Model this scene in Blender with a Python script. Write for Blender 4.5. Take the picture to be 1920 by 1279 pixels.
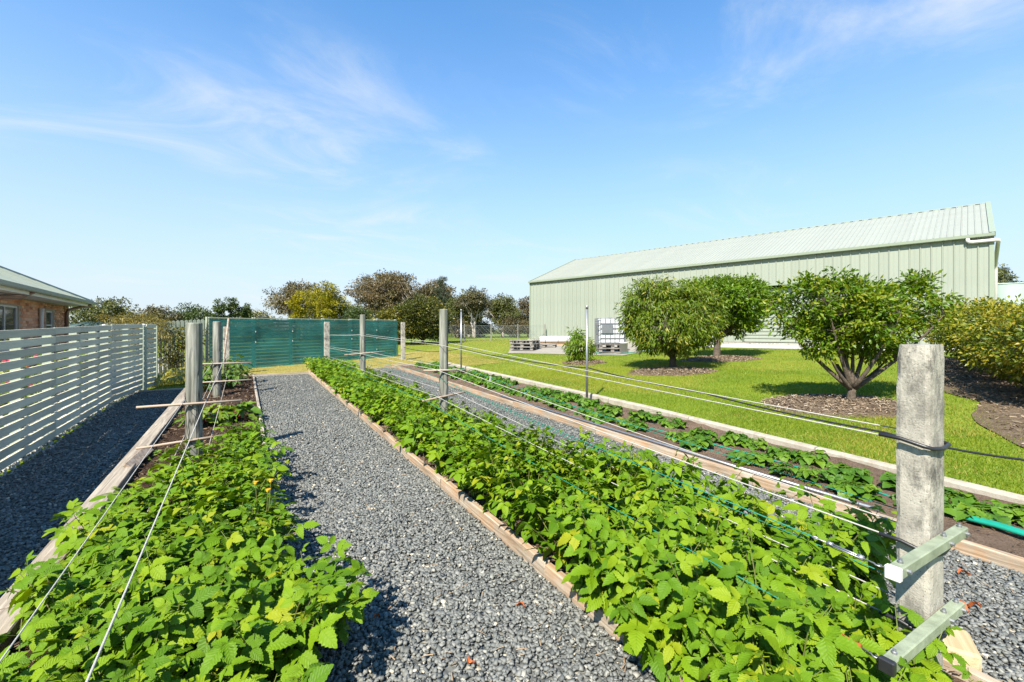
import bpy, math, random
import numpy as np
from mathutils import Vector, Matrix

for o in list(bpy.data.objects):
    bpy.data.objects.remove(o)
SC = bpy.context.scene
COL = SC.collection
R = math.radians
PI = math.pi

# ------------------------------------------------------------------ camera
cam_data = bpy.data.cameras.new('camera')
cam_data.lens = 15.94
cam_data.sensor_width = 36.0
cam_data.shift_y = -19.5 / 1920
cam_data.clip_start = 0.05
cam_data.clip_end = 6000
cam = bpy.data.objects.new('camera', cam_data)
cam.location = (0, 0, 1.65)
cam.rotation_euler = (R(90), 0, R(-30.5))
COL.objects.link(cam)
SC.camera = cam

# ------------------------------------------------------------------ sky
SUN_EL, SUN_DIR = 47.0, Vector((-0.8, -0.6, 0))          # where the sun stands (horizontal)
world = bpy.data.worlds.new('World')
SC.world = world
world.use_nodes = True
wt = world.node_tree
wt.nodes.clear()
def wn(kind, **kw):
    n = wt.nodes.new(kind)
    for k, v in kw.items():
        setattr(n, k, v)
    return n
w_out = wn('ShaderNodeOutputWorld')
w_bg = wn('ShaderNodeBackground')
w_bg.inputs["Strength"].default_value = 0.108
w_sky = wn('ShaderNodeTexSky', sky_type='NISHITA', sun_disc=False)
w_sky.sun_elevation = R(SUN_EL)
w_sky.sun_rotation = math.atan2(SUN_DIR.x, SUN_DIR.y)
w_sky.altitude = 50
w_sky.air_density = 1.0
w_sky.dust_density = 0.3
w_sky.ozone_density = 2.2
w_tc = wn('ShaderNodeTexCoord')
w_sep = wn('ShaderNodeSeparateXYZ')
wt.links.new(w_tc.outputs['Generated'], w_sep.inputs[0])
w_zp = wn('ShaderNodeMath', operation='MAXIMUM'); w_zp.inputs[1].default_value = 0.0
wt.links.new(w_sep.outputs['Z'], w_zp.inputs[0])
w_za = wn('ShaderNodeMath', operation='ADD'); w_za.inputs[1].default_value = 0.14
wt.links.new(w_zp.outputs[0], w_za.inputs[0])
w_dx = wn('ShaderNodeMath', operation='DIVIDE')
w_dy = wn('ShaderNodeMath', operation='DIVIDE')
for d, s in ((w_dx, 'X'), (w_dy, 'Y')):
    wt.links.new(w_sep.outputs[s], d.inputs[0]); wt.links.new(w_za.outputs[0], d.inputs[1])
w_cmb = wn('ShaderNodeCombineXYZ')
wt.links.new(w_dx.outputs[0], w_cmb.inputs['X']); wt.links.new(w_dy.outputs[0], w_cmb.inputs['Y'])
w_map = wn('ShaderNodeMapping')
w_map.inputs['Rotation'].default_value = (0, 0, R(38))
w_map.inputs['Scale'].default_value = (0.8, 1.25, 1)
w_map.inputs['Location'].default_value = (7.28, 3.42, 0)
wt.links.new(w_cmb.outputs[0], w_map.inputs[0])
w_n1 = wn('ShaderNodeTexNoise')                                    # wisps
w_n1.inputs['Scale'].default_value = 1.5; w_n1.inputs['Detail'].default_value = 9
w_n1.inputs['Roughness'].default_value = 0.62; w_n1.inputs['Distortion'].default_value = 0.7
w_n2 = wn('ShaderNodeTexNoise')                                    # where the wisps gather
w_n2.inputs['Scale'].default_value = 0.62; w_n2.inputs['Detail'].default_value = 2
for n in (w_n1, w_n2):
    wt.links.new(w_map.outputs[0], n.inputs['Vector'])
w_r1 = wn('ShaderNodeMapRange', interpolation_type='SMOOTHSTEP')
w_r1.inputs['To Max'].default_value = 0.88; w_r1.inputs['From Min'].default_value = 0.43; w_r1.inputs['From Max'].default_value = 0.82
wt.links.new(w_n1.outputs[0], w_r1.inputs['Value'])
w_r2 = wn('ShaderNodeMapRange', interpolation_type='SMOOTHSTEP')
w_r2.inputs['From Min'].default_value = 0.42; w_r2.inputs['From Max'].default_value = 0.66
wt.links.new(w_n2.outputs[0], w_r2.inputs['Value'])
w_mul = wn('ShaderNodeMath', operation='MULTIPLY')
wt.links.new(w_r1.outputs[0], w_mul.inputs[0]); wt.links.new(w_r2.outputs[0], w_mul.inputs[1])
# thin high haze: the slant path through it grows towards the horizon
w_zd = wn('ShaderNodeMath', operation='MULTIPLY'); w_zd.inputs[1].default_value = 1 / 0.375
wt.links.new(w_zp.outputs[0], w_zd.inputs[0])
w_zq = wn('ShaderNodeMath', operation='POWER'); w_zq.inputs[1].default_value = 1.6
wt.links.new(w_zd.outputs[0], w_zq.inputs[0])
w_ze = wn('ShaderNodeMath', operation='MULTIPLY'); w_ze.inputs[1].default_value = -1.0
wt.links.new(w_zq.outputs[0], w_ze.inputs[0])
w_ex = wn('ShaderNodeMath', operation='EXPONENT'); wt.links.new(w_ze.outputs[0], w_ex.inputs[0])
w_in = wn('ShaderNodeMath', operation='MULTIPLY'); w_in.inputs[1].default_value = 0.97
wt.links.new(w_ex.outputs[0], w_in.inputs[0])
w_hs = wn('ShaderNodeMix', data_type='RGBA', blend_type='MULTIPLY'); w_hs.inputs['Factor'].default_value = 1.0
w_hs.inputs['B'].default_value = (0.20, 0.79, 1.12, 1)
wt.links.new(w_sky.outputs[0], w_hs.inputs['A'])
w_mixh = wn('ShaderNodeMix', data_type='RGBA')
w_mixh.inputs['B'].default_value = (3.0, 3.27, 3.5, 1)
wt.links.new(w_in.outputs[0], w_mixh.inputs['Factor'])
wt.links.new(w_hs.outputs['Result'], w_mixh.inputs['A'])
w_mix = wn('ShaderNodeMix', data_type='RGBA')
w_mix.inputs['B'].default_value = (3.3, 3.5, 3.65, 1)
wt.links.new(w_mul.outputs[0], w_mix.inputs['Factor'])
wt.links.new(w_mixh.outputs['Result'], w_mix.inputs['A'])
wt.links.new(w_mix.outputs['Result'], w_bg.inputs['Color'])
wt.links.new(w_bg.outputs[0], w_out.inputs['Surface'])

# ------------------------------------------------------------------ sun, exposure
sun_data = bpy.data.lights.new('sun', 'SUN')
sun_data.energy = 5.0
sun_data.angle = R(0.53)
sun_data.color = (1.0, 0.935, 0.82)
sun = bpy.data.objects.new('sun', sun_data)
sd = Vector((SUN_DIR.x * math.cos(R(SUN_EL)), SUN_DIR.y * math.cos(R(SUN_EL)), math.sin(R(SUN_EL))))
sun.rotation_euler = sd.to_track_quat('Z', 'Y').to_euler()
sun.location = (-20, -20, 30)
COL.objects.link(sun)
SC.view_settings.view_transform = 'Standard'
SC.view_settings.look = 'None'
SC.view_settings.exposure = 1.32
SC.view_settings.gamma = 1.0
SC.view_settings.use_curve_mapping = False
SC.render.engine = 'CYCLES'
SC.cycles.max_bounces = 5
SC.cycles.transparent_max_bounces = 12
SC.cycles.use_denoising = True

# ------------------------------------------------------------------ materials
def nm(name):
    m = bpy.data.materials.new(name)
    m.use_nodes = True
    nt = m.node_tree
    b = nt.nodes['Principled BSDF']
    return m, nt, b
def N(nt, kind, **kw):
    n = nt.nodes.new(kind)
    for k, v in kw.items():
        setattr(n, k, v)
    return n
def L(nt, a, b):
    nt.links.new(a, b)
def coords(nt, scale=(1, 1, 1), kind='Object'):
    tc = N(nt, 'ShaderNodeTexCoord')
    mp = N(nt, 'ShaderNodeMapping')
    mp.inputs['Scale'].default_value = scale
    L(nt, tc.outputs[kind], mp.inputs[0])
    return mp.outputs[0]
def noise(nt, vec, scale, detail=4, rough=0.55, dist=0.0):
    n = N(nt, 'ShaderNodeTexNoise')
    n.inputs['Scale'].default_value = scale
    n.inputs['Detail'].default_value = detail
    n.inputs['Roughness'].default_value = rough
    n.inputs['Distortion'].default_value = dist
    if vec is not None:
        L(nt, vec, n.inputs['Vector'])
    return n.outputs[0]
def ramp(nt, fac, stops, interp='LINEAR'):
    r = N(nt, 'ShaderNodeValToRGB')
    r.color_ramp.interpolation = interp
    el = r.color_ramp.elements
    while len(el) < len(stops):
        el.new(0.5)
    for e, (p, c) in zip(el, stops):
        e.position = p
        e.color = (c[0], c[1], c[2], 1) if not isinstance(c, (int, float)) else (c, c, c, 1)
    L(nt, fac, r.inputs[0])
    return r.outputs[0]
def mixc(nt, fac, a, b, mode='MIX'):
    m = N(nt, 'ShaderNodeMix', data_type='RGBA', blend_type=mode)
    for s, v in (('Factor', fac), ('A', a), ('B', b)):
        if isinstance(v, (int, float)):
            m.inputs[s].default_value = v
        elif isinstance(v, tuple):
            m.inputs[s].default_value = (v[0], v[1], v[2], 1)
        else:
            L(nt, v, m.inputs[s])
    return m.outputs['Result']
def math_(nt, op, a, b=None, c=None):
    m = N(nt, 'ShaderNodeMath', operation=op)
    for i, v in enumerate((a, b, c)):
        if v is None:
            continue
        if isinstance(v, (int, float)):
            m.inputs[i].default_value = v
        else:
            L(nt, v, m.inputs[i])
    return m.outputs[0]
def bump(nt, b, h, strength=0.5, dist=0.01):
    bp = N(nt, 'ShaderNodeBump')
    bp.inputs['Strength'].default_value = strength
    bp.inputs['Distance'].default_value = dist
    L(nt, h, bp.inputs['Height'])
    L(nt, bp.outputs[0], b.inputs['Normal'])
def attr_fac(nt):
    at = N(nt, 'ShaderNodeAttribute', attribute_name='tint')
    oi = N(nt, 'ShaderNodeObjectInfo')
    s = math_(nt, 'ADD', at.outputs['Fac'], oi.outputs['Random'])
    return math_(nt, 'FRACT', s)
def rough(b, r, spec=None, metal=None):
    b.inputs['Roughness'].default_value = r
    if spec is not None:
        b.inputs['Specular IOR Level'].default_value = spec
    if metal is not None:
        b.inputs['Metallic'].default_value = metal

def plain(name, c1, c2=None, r=0.6, spec=0.4, metal=0.0, scale=6, bstr=0.15, stretch=(1, 1, 1), obj_var=0.0):
    m, nt, b = nm(name)
    v = coords(nt, stretch)
    c2 = c2 or tuple(x * 0.8 for x in c1)
    f = noise(nt, v, scale, 6, 0.6)
    col = ramp(nt, f, [(0.3, c2), (0.7, c1)])
    if obj_var:
        oi = N(nt, 'ShaderNodeObjectInfo')
        mr = math_(nt, 'MULTIPLY_ADD', oi.outputs['Random'], obj_var, 1 - obj_var / 2)
        col = mixc(nt, 1.0, col, mr, 'MULTIPLY')
    L(nt, col, b.inputs['Base Color'])
    rough(b, r, spec, metal)
    if bstr:
        bump(nt, b, noise(nt, v, scale * 4, 5, 0.7), bstr, 0.01)
    return m

def timber(name, axis, light, dark, stain=None, stain_amt=0.5):
    """weathered timber, grain along axis"""
    m, nt, b = nm(name)
    st = [9, 9, 9]; st[axis] = 0.5
    v = coords(nt, tuple(st))
    g1 = noise(nt, v, 2.2, 8, 0.65, 0.6)
    col = ramp(nt, g1, [(0.38, dark), (0.5, tuple((a + c) / 2 for a, c in zip(light, dark))), (0.61, light)])
    v2 = coords(nt)
    oi = N(nt, 'ShaderNodeObjectInfo')
    mr = math_(nt, 'MULTIPLY_ADD', oi.outputs['Random'], 0.3, 0.85)
    col = mixc(nt, 1.0, col, mr, 'MULTIPLY')
    if stain:
        sf = noise(nt, v2, 1.7, 5, 0.7)
        sf = ramp(nt, sf, [(0.42, 0.0), (0.6, stain_amt)])
        col = mixc(nt, sf, col, stain)
    L(nt, col, b.inputs['Base Color'])
    rough(b, 0.85, 0.25)
    bump(nt, b, g1, 0.55, 0.012)
    return m

def round_wood(name, light, dark, green):
    m, nt, b = nm(name)
    v = coords(nt, (7, 7, 0.55))
    g1 = noise(nt, v, 2.4, 8, 0.62, 0.9)
    col = ramp(nt, g1, [(0.36, dark), (0.5, tuple(0.5 * (a + c) for a, c in zip(light, dark))), (0.62, light)])
    v2 = coords(nt, (1, 1, 0.35))
    gf = ramp(nt, noise(nt, v2, 6, 4, 0.6), [(0.45, 0.0), (0.7, 0.55)])
    col = mixc(nt, gf, col, green)
    # long drying cracks
    w = N(nt, 'ShaderNodeTexVoronoi', feature='DISTANCE_TO_EDGE')
    w.inputs['Scale'].default_value = 7
    vs = coords(nt, (1, 1, 0.09))
    n3 = N(nt, 'ShaderNodeVectorMath', operation='ADD')
    sc = N(nt, 'ShaderNodeVectorMath', operation='SCALE'); sc.inputs['Scale'].default_value = 0.05
    nz = N(nt, 'ShaderNodeTexNoise'); nz.inputs['Scale'].default_value = 5
    L(nt, nz.outputs['Color'], sc.inputs[0]); L(nt, vs, n3.inputs[0]); L(nt, sc.outputs[0], n3.inputs[1])
    L(nt, n3.outputs[0], w.inputs['Vector'])
    cr = ramp(nt, w.outputs['Distance'], [(0.0, 0.0), (0.035, 1.0)])
    col = mixc(nt, math_(nt, 'MULTIPLY', math_(nt, 'SUBTRACT', 1.0, cr), 0.8), col, tuple(x * 0.25 for x in dark))
    L(nt, col, b.inputs['Base Color'])
    rough(b, 0.88, 0.2)
    h = math_(nt, 'MULTIPLY_ADD', g1, 0.4, cr)
    bump(nt, b, h, 0.6, 0.012)
    return m

def concrete(name, light, dark, stain=(0.10, 0.095, 0.085), pores=True, sc=1.0):
    m, nt, b = nm(name)
    v = coords(nt)
    f = noise(nt, v, 5 * sc, 8, 0.7)
    col = ramp(nt, f, [(0.3, dark), (0.6, light)])
    f2 = noise(nt, coords(nt, (1, 1, 0.5)), 9 * sc, 8, 0.75)
    s = ramp(nt, f2, [(0.46, 0.0), (0.6, 0.85)])
    f4 = ramp(nt, noise(nt, v, 2.3 * sc, 3, 0.5), [(0.38, 0.1), (0.58, 1.0)])
    s = math_(nt, 'MULTIPLY', s, f4)
    col = mixc(nt, s, col, stain)
    sp = noise(nt, v, 120 * sc, 2, 0.5)
    col = mixc(nt, ramp(nt, sp, [(0.62, 0.0), (0.72, 0.6)]), col, tuple(x * 0.6 for x in stain))
    L(nt, col, b.inputs['Base Color'])
    rough(b, 0.9, 0.25)
    h = math_(nt, 'ADD', noise(nt, v, 40 * sc, 6, 0.7), math_(nt, 'MULTIPLY', sp, -0.6))
    bump(nt, b, h, 0.5, 0.008)
    return m

def leaf_mat(name, stops, trans=0.32, r=0.42, veins=False, spec=0.35, tcol=None):
    m, nt, b = nm(name)
    f = attr_fac(nt)
    col = ramp(nt, f, stops)
    if veins:
        uv = N(nt, 'ShaderNodeUVMap', uv_map='UVMap')
        sp = N(nt, 'ShaderNodeSeparateXYZ'); L(nt, uv.outputs[0], sp.inputs[0])
        x = math_(nt, 'MULTIPLY', math_(nt, 'ABSOLUTE', math_(nt, 'SUBTRACT', sp.outputs['X'], 0.5)), 2.0)
        ph = math_(nt, 'SUBTRACT', math_(nt, 'MULTIPLY', sp.outputs['Y'], 7.5), math_(nt, 'MULTIPLY', x, 2.0))
        fr = math_(nt, 'FRACT', ph)
        tri = math_(nt, 'ABSOLUTE', math_(nt, 'SUBTRACT', fr, 0.5))          # 0.5 at the veins
        vein = math_(nt, 'SMOOTH_MAX', math_(nt, 'SUBTRACT', tri, 0.36), 0.0, 0.04)
        mid = math_(nt, 'LESS_THAN', x, 0.07)
        vf = math_(nt, 'MINIMUM', math_(nt, 'ADD', math_(nt, 'MULTIPLY', vein, 1.6), math_(nt, 'MULTIPLY', mid, 0.25)), 0.35)
        dk = mixc(nt, 1.0, col, (0.55, 0.66, 0.6), 'MULTIPLY')
        col = mixc(nt, vf, col, dk)
        h = math_(nt, 'SUBTRACT', math_(nt, 'SUBTRACT', 0.5, tri), math_(nt, 'MULTIPLY', mid, 0.3))
        bump(nt, b, h, 0.45, 0.006)
    L(nt, col, b.inputs['Base Color'])
    rough(b, r, spec)
    tr = N(nt, 'ShaderNodeBsdfTranslucent')
    tc = mixc(nt, 1.0, col, tcol or (1.35, 1.25, 0.5), 'MULTIPLY')
    L(nt, tc, tr.inputs['Color'])
    ms = N(nt, 'ShaderNodeMixShader')
    ms.inputs[0].default_value = trans
    out = nt.nodes['Material Output']
    L(nt, b.outputs[0], ms.inputs[1]); L(nt, tr.outputs[0], ms.inputs[2]); L(nt, ms.outputs[0], out.inputs['Surface'])
    return m

def ground_mat(name, cols, scale=3.0, fine=60, fr=0.6, bstr=0.6, dist=0.02):
    m, nt, b = nm(name)
    v = coords(nt)
    f = noise(nt, v, scale, 8, 0.65)
    g2 = noise(nt, v, fine, 5, 0.75)
    mixf = math_(nt, 'ADD', math_(nt, 'MULTIPLY', f, 1 - fr), math_(nt, 'MULTIPLY', g2, fr))
    n = len(cols)
    col = ramp(nt, mixf, [(0.34 + 0.32 * i / (n - 1), c) for i, c in enumerate(cols)])
    L(nt, col, b.inputs['Base Color'])
    rough(b, 0.95, 0.15)
    bump(nt, b, g2, bstr, dist)
    return m

def gravel_mat(name):
    m, nt, b = nm(name)
    v = coords(nt)
    vo = N(nt, 'ShaderNodeTexVoronoi'); vo.inputs['Scale'].default_value = 38
    L(nt, v, vo.inputs['Vector'])
    sep = N(nt, 'ShaderNodeSeparateColor'); L(nt, vo.outputs['Color'], sep.inputs[0])
    col = ramp(nt, sep.outputs[0], STONE)
    vd = ramp(nt, vo.outputs['Distance'], [(0.0, 1.0), (0.7, 0.6)])  # darker towards cell rims: shade between the stones painted into the colour
    col = mixc(nt, 1.0, col, vd, 'MULTIPLY')
    L(nt, col, b.inputs['Base Color'])
    rough(b, 0.8, 0.3)
    bump(nt, b, vd, 0.9, 0.02)
    return m

STONE = [(0.0, (0.062, 0.066, 0.062)), (0.3, (0.112, 0.117, 0.108)), (0.6, (0.158, 0.161, 0.146)),
         (0.82, (0.205, 0.205, 0.182)), (0.94, (0.31, 0.295, 0.245)), (1.0, (0.43, 0.38, 0.29))]

M = {}
M['ground'] = ground_mat('ground_turf', [(0.08, 0.13, 0.010), (0.13, 0.18, 0.014), (0.20, 0.20, 0.03)], 0.35, 30, 0.5)
M['dry'] = ground_mat('dry_turf', [(0.16, 0.15, 0.03), (0.24, 0.20, 0.055), (0.30, 0.25, 0.09)], 1.2, 45, 0.6)
M['gravel_bed'] = gravel_mat('gravel_bed')
m, nt, b = nm('stone')
L(nt, ramp(nt, N(nt, 'ShaderNodeAttribute', attribute_name='tint').outputs['Fac'], STONE), b.inputs['Base Color'])
rough(b, 0.7, 0.35)
M['stone'] = m
M['soil'] = ground_mat('soil', [(0.024, 0.013, 0.008), (0.058, 0.032, 0.018), (0.105, 0.06, 0.034)], 4, 55, 0.6, 1.0, 0.05)
M['soil_light'] = ground_mat('soil_light', [(0.085, 0.055, 0.036), (0.17, 0.115, 0.078), (0.27, 0.195, 0.14)], 4, 50, 0.6, 1.0, 0.05)
M['mulch'] = ground_mat('mulch', [(0.07, 0.048, 0.03), (0.15, 0.108, 0.07), (0.24, 0.18, 0.125)], 5, 45, 0.65, 1.0, 0.04)
M['paving'] = ground_mat('paving', [(0.28, 0.265, 0.235), (0.36, 0.345, 0.31), (0.42, 0.405, 0.37)], 1, 30, 0.4, 0.3, 0.01)
M['pad'] = ground_mat('pad', [(0.17, 0.155, 0.125), (0.25, 0.225, 0.185), (0.31, 0.285, 0.24)], 0.9, 40, 0.45, 0.4, 0.01)
M['kerb'] = concrete('kerb_concrete', (0.36, 0.325, 0.265), (0.27, 0.24, 0.19), (0.24, 0.21, 0.16))
M['conc_post'] = concrete('post_concrete', (0.36, 0.335, 0.28), (0.235, 0.215, 0.18), (0.05, 0.046, 0.04))
M['slab'] = concrete('slab_concrete', (0.36, 0.33, 0.27), (0.27, 0.25, 0.21))
M['sleeper'] = timber('sleeper', 1, (0.34, 0.295, 0.235), (0.17, 0.14, 0.11))
M['board'] = timber('bed_board', 1, (0.40, 0.345, 0.27), (0.18, 0.145, 0.105), (0.36, 0.17, 0.05), 0.5)
M['board_x'] = timber('end_board', 0, (0.42, 0.36, 0.28), (0.24, 0.19, 0.14))
M['pallet'] = timber('pallet_wood', 0, (0.25, 0.23, 0.20), (0.12, 0.11, 0.095))
M['plank'] = timber('plank_wood', 0, (0.42, 0.28, 0.14), (0.26, 0.16, 0.08))
M['post'] = round_wood('post_wood', (0.27, 0.265, 0.225), (0.10, 0.095, 0.078), (0.16, 0.185, 0.13))
M['stick'] = timber('stick_wood', 0, (0.40, 0.32, 0.25), (0.24, 0.18, 0.13))
M['cream_wood'] = timber('cream_wood', 0, (0.42, 0.33, 0.20), (0.30, 0.225, 0.125))
M['sage'] = timber('sage_paint', 1, (0.56, 0.53, 0.41), (0.46, 0.435, 0.335))
M['sage_post'] = plain('sage_post', (0.33, 0.37, 0.29), (0.27, 0.31, 0.24), 0.6, 0.3, 0, 5, 0.2, (6, 6, 1))
M['cream'] = plain('cream_slat', (0.34, 0.37, 0.28), (0.28, 0.31, 0.23), 0.6, 0.3, 0, 4, 0.15, obj_var=0.15)
M['cbar'] = plain('sage_bar', (0.27, 0.305, 0.21), (0.15, 0.175, 0.115), 0.5, 0.35, 0, 14, 0.25)
M['white'] = plain('white_plastic', (0.54, 0.53, 0.50), (0.48, 0.47, 0.44), 0.4, 0.5, 0, 8, 0.05)
M['black'] = plain('black_plastic', (0.018, 0.018, 0.02), (0.012, 0.012, 0.013), 0.4, 0.5, 0, 20, 0.1)
M['rope'] = plain('white_rope', (0.50, 0.48, 0.44), (0.34, 0.325, 0.30), 0.7, 0.3, 0, 300, 0.6)
M['green_rope'] = plain('green_rope', (0.012, 0.20, 0.13), (0.008, 0.12, 0.08), 0.5, 0.4, 0, 300, 0.4)
M['green_hose'] = plain('green_hose', (0.01, 0.24, 0.16), (0.008, 0.19, 0.125), 0.22, 0.6, 0, 12, 0.35)
M['galv'] = plain('galvanised', (0.33, 0.335, 0.345), (0.24, 0.245, 0.255), 0.42, 0.5, 0.75, 12, 0.12, (3, 3, 0.6))
M['rust'] = plain('rusty_iron', (0.34, 0.10, 0.02), (0.16, 0.05, 0.015), 0.85, 0.2, 0.1, 60, 0.5)
M['bark'] = ground_mat('bark', [(0.05, 0.038, 0.028), (0.10, 0.08, 0.06), (0.17, 0.14, 0.105)], 14, 60, 0.5, 1.0, 0.02)
M['gum_bark'] = ground_mat('gum_bark', [(0.20, 0.17, 0.13), (0.36, 0.32, 0.27), (0.48, 0.45, 0.40)], 3, 20, 0.4, 0.5, 0.02)
M['stem'] = plain('green_stem', (0.10, 0.15, 0.03), (0.12, 0.10, 0.03), 0.6, 0.3, 0, 20, 0.1)
M['red_stem'] = plain('red_stem', (0.25, 0.03, 0.03), (0.18, 0.08, 0.03), 0.5, 0.3, 0, 20, 0.1)

# leaves: tint 0..1 picks a colour of the kind
M['rasp'] = leaf_mat('raspberry_leaf', [(0.0, (0.066, 0.142, 0.004)), (0.3, (0.094, 0.182, 0.004)), (0.65, (0.126, 0.216, 0.005)),
                                        (0.93, (0.168, 0.245, 0.006)), (1.0, (0.23, 0.25, 0.010))], 0.24, 0.55, True, 0.2)
M['straw'] = leaf_mat('strawberry_leaf', [(0.0, (0.045, 0.115, 0.010)), (0.5, (0.075, 0.165, 0.012)), (1.0, (0.125, 0.215, 0.014))], 0.3, 0.45, True, 0.3)
M['peach'] = leaf_mat('peach_leaf', [(0.0, (0.075, 0.13, 0.007)), (0.5, (0.135, 0.195, 0.010)), (0.85, (0.21, 0.235, 0.018)), (1.0, (0.30, 0.27, 0.04))], 0.42, 0.42)
M['citrus'] = leaf_mat('broad_leaf', [(0.0, (0.06, 0.125, 0.006)), (0.5, (0.105, 0.19, 0.008)), (1.0, (0.18, 0.235, 0.012))], 0.42, 0.4)
M['plum'] = leaf_mat('plum_leaf', [(0.0, (0.065, 0.135, 0.006)), (0.5, (0.115, 0.20, 0.008)), (0.9, (0.175, 0.235, 0.013)), (1.0, (0.25, 0.25, 0.02))], 0.42, 0.42)
M['hedge'] = leaf_mat('hedge_leaf', [(0.0, (0.06, 0.10, 0.010)), (0.4, (0.135, 0.17, 0.012)), (0.8, (0.27, 0.255, 0.02)), (1.0, (0.36, 0.27, 0.035))], 0.36, 0.4)
M['gum'] = leaf_mat('gum_leaf', [(0.0, (0.05, 0.05, 0.018)), (0.5, (0.095, 0.088, 0.034)), (1.0, (0.155, 0.115, 0.055))], 0.2, 0.5, tcol=(1.2, 1.1, 0.7))
M['gum_brown'] = leaf_mat('gum_leaf_brown', [(0.0, (0.075, 0.055, 0.022)), (0.5, (0.13, 0.092, 0.038)), (1.0, (0.125, 0.12, 0.042))], 0.2, 0.5, tcol=(1.2, 1.1, 0.8))
M['gum_green'] = leaf_mat('gum_leaf_green', [(0.0, (0.045, 0.055, 0.014)), (0.5, (0.085, 0.10, 0.022)), (1.0, (0.14, 0.14, 0.03))], 0.2, 0.5)
M['pine'] = leaf_mat('pine_needle', [(0.0, (0.016, 0.030, 0.012)), (1.0, (0.045, 0.062, 0.025))], 0.1, 0.5)
M['yellow_tree'] = leaf_mat('yellow_green_leaf', [(0.0, (0.13, 0.14, 0.008)), (0.5, (0.26, 0.235, 0.011)), (1.0, (0.36, 0.30, 0.015))], 0.25, 0.45)
M['dark_bush'] = leaf_mat('dark_bush_leaf', [(0.0, (0.03, 0.042, 0.007)), (0.5, (0.075, 0.085, 0.010)), (0.8, (0.15, 0.135, 0.014)), (1.0, (0.22, 0.18, 0.02))], 0.22, 0.45)
M['olive'] = leaf_mat('olive_leaf', [(0.0, (0.085, 0.075, 0.012)), (0.5, (0.16, 0.13, 0.018)), (1.0, (0.23, 0.18, 0.03))], 0.25, 0.5)
M['sap'] = leaf_mat('sapling_leaf', [(0.0, (0.03, 0.055, 0.014)), (1.0, (0.08, 0.11, 0.025))], 0.22, 0.5)
M['varieg'] = leaf_mat('striped_leaf', [(0.0, (0.16, 0.18, 0.02)), (0.4, (0.30, 0.27, 0.04)), (1.0, (0.42, 0.36, 0.10))], 0.25, 0.4)
M['grass'] = leaf_mat('grass_blade', [(0.0, (0.095, 0.165, 0.007)), (0.4, (0.165, 0.235, 0.009)), (0.75, (0.25, 0.265, 0.018)), (1.0, (0.36, 0.28, 0.07))], 0.4, 0.55)
M['grass_dry'] = leaf_mat('dry_grass_blade', [(0.0, (0.17, 0.18, 0.02)), (0.5, (0.28, 0.24, 0.04)), (1.0, (0.38, 0.31, 0.09))], 0.3, 0.6)
M['red_flower'] = plain('red_flower', (0.55, 0.02, 0.03), (0.4, 0.01, 0.05), 0.5, 0.3, 0, 10, 0)
M['yellow_flower'] = plain('yellow_flower', (0.72, 0.42, 0.01), (0.6, 0.30, 0.01), 0.5, 0.3, 0, 10, 0)
M['dead_leaf'] = plain('dead_leaf', (0.34, 0.09, 0.02), (0.20, 0.05, 0.015), 0.6, 0.3, 0, 30, 0.2)

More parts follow.
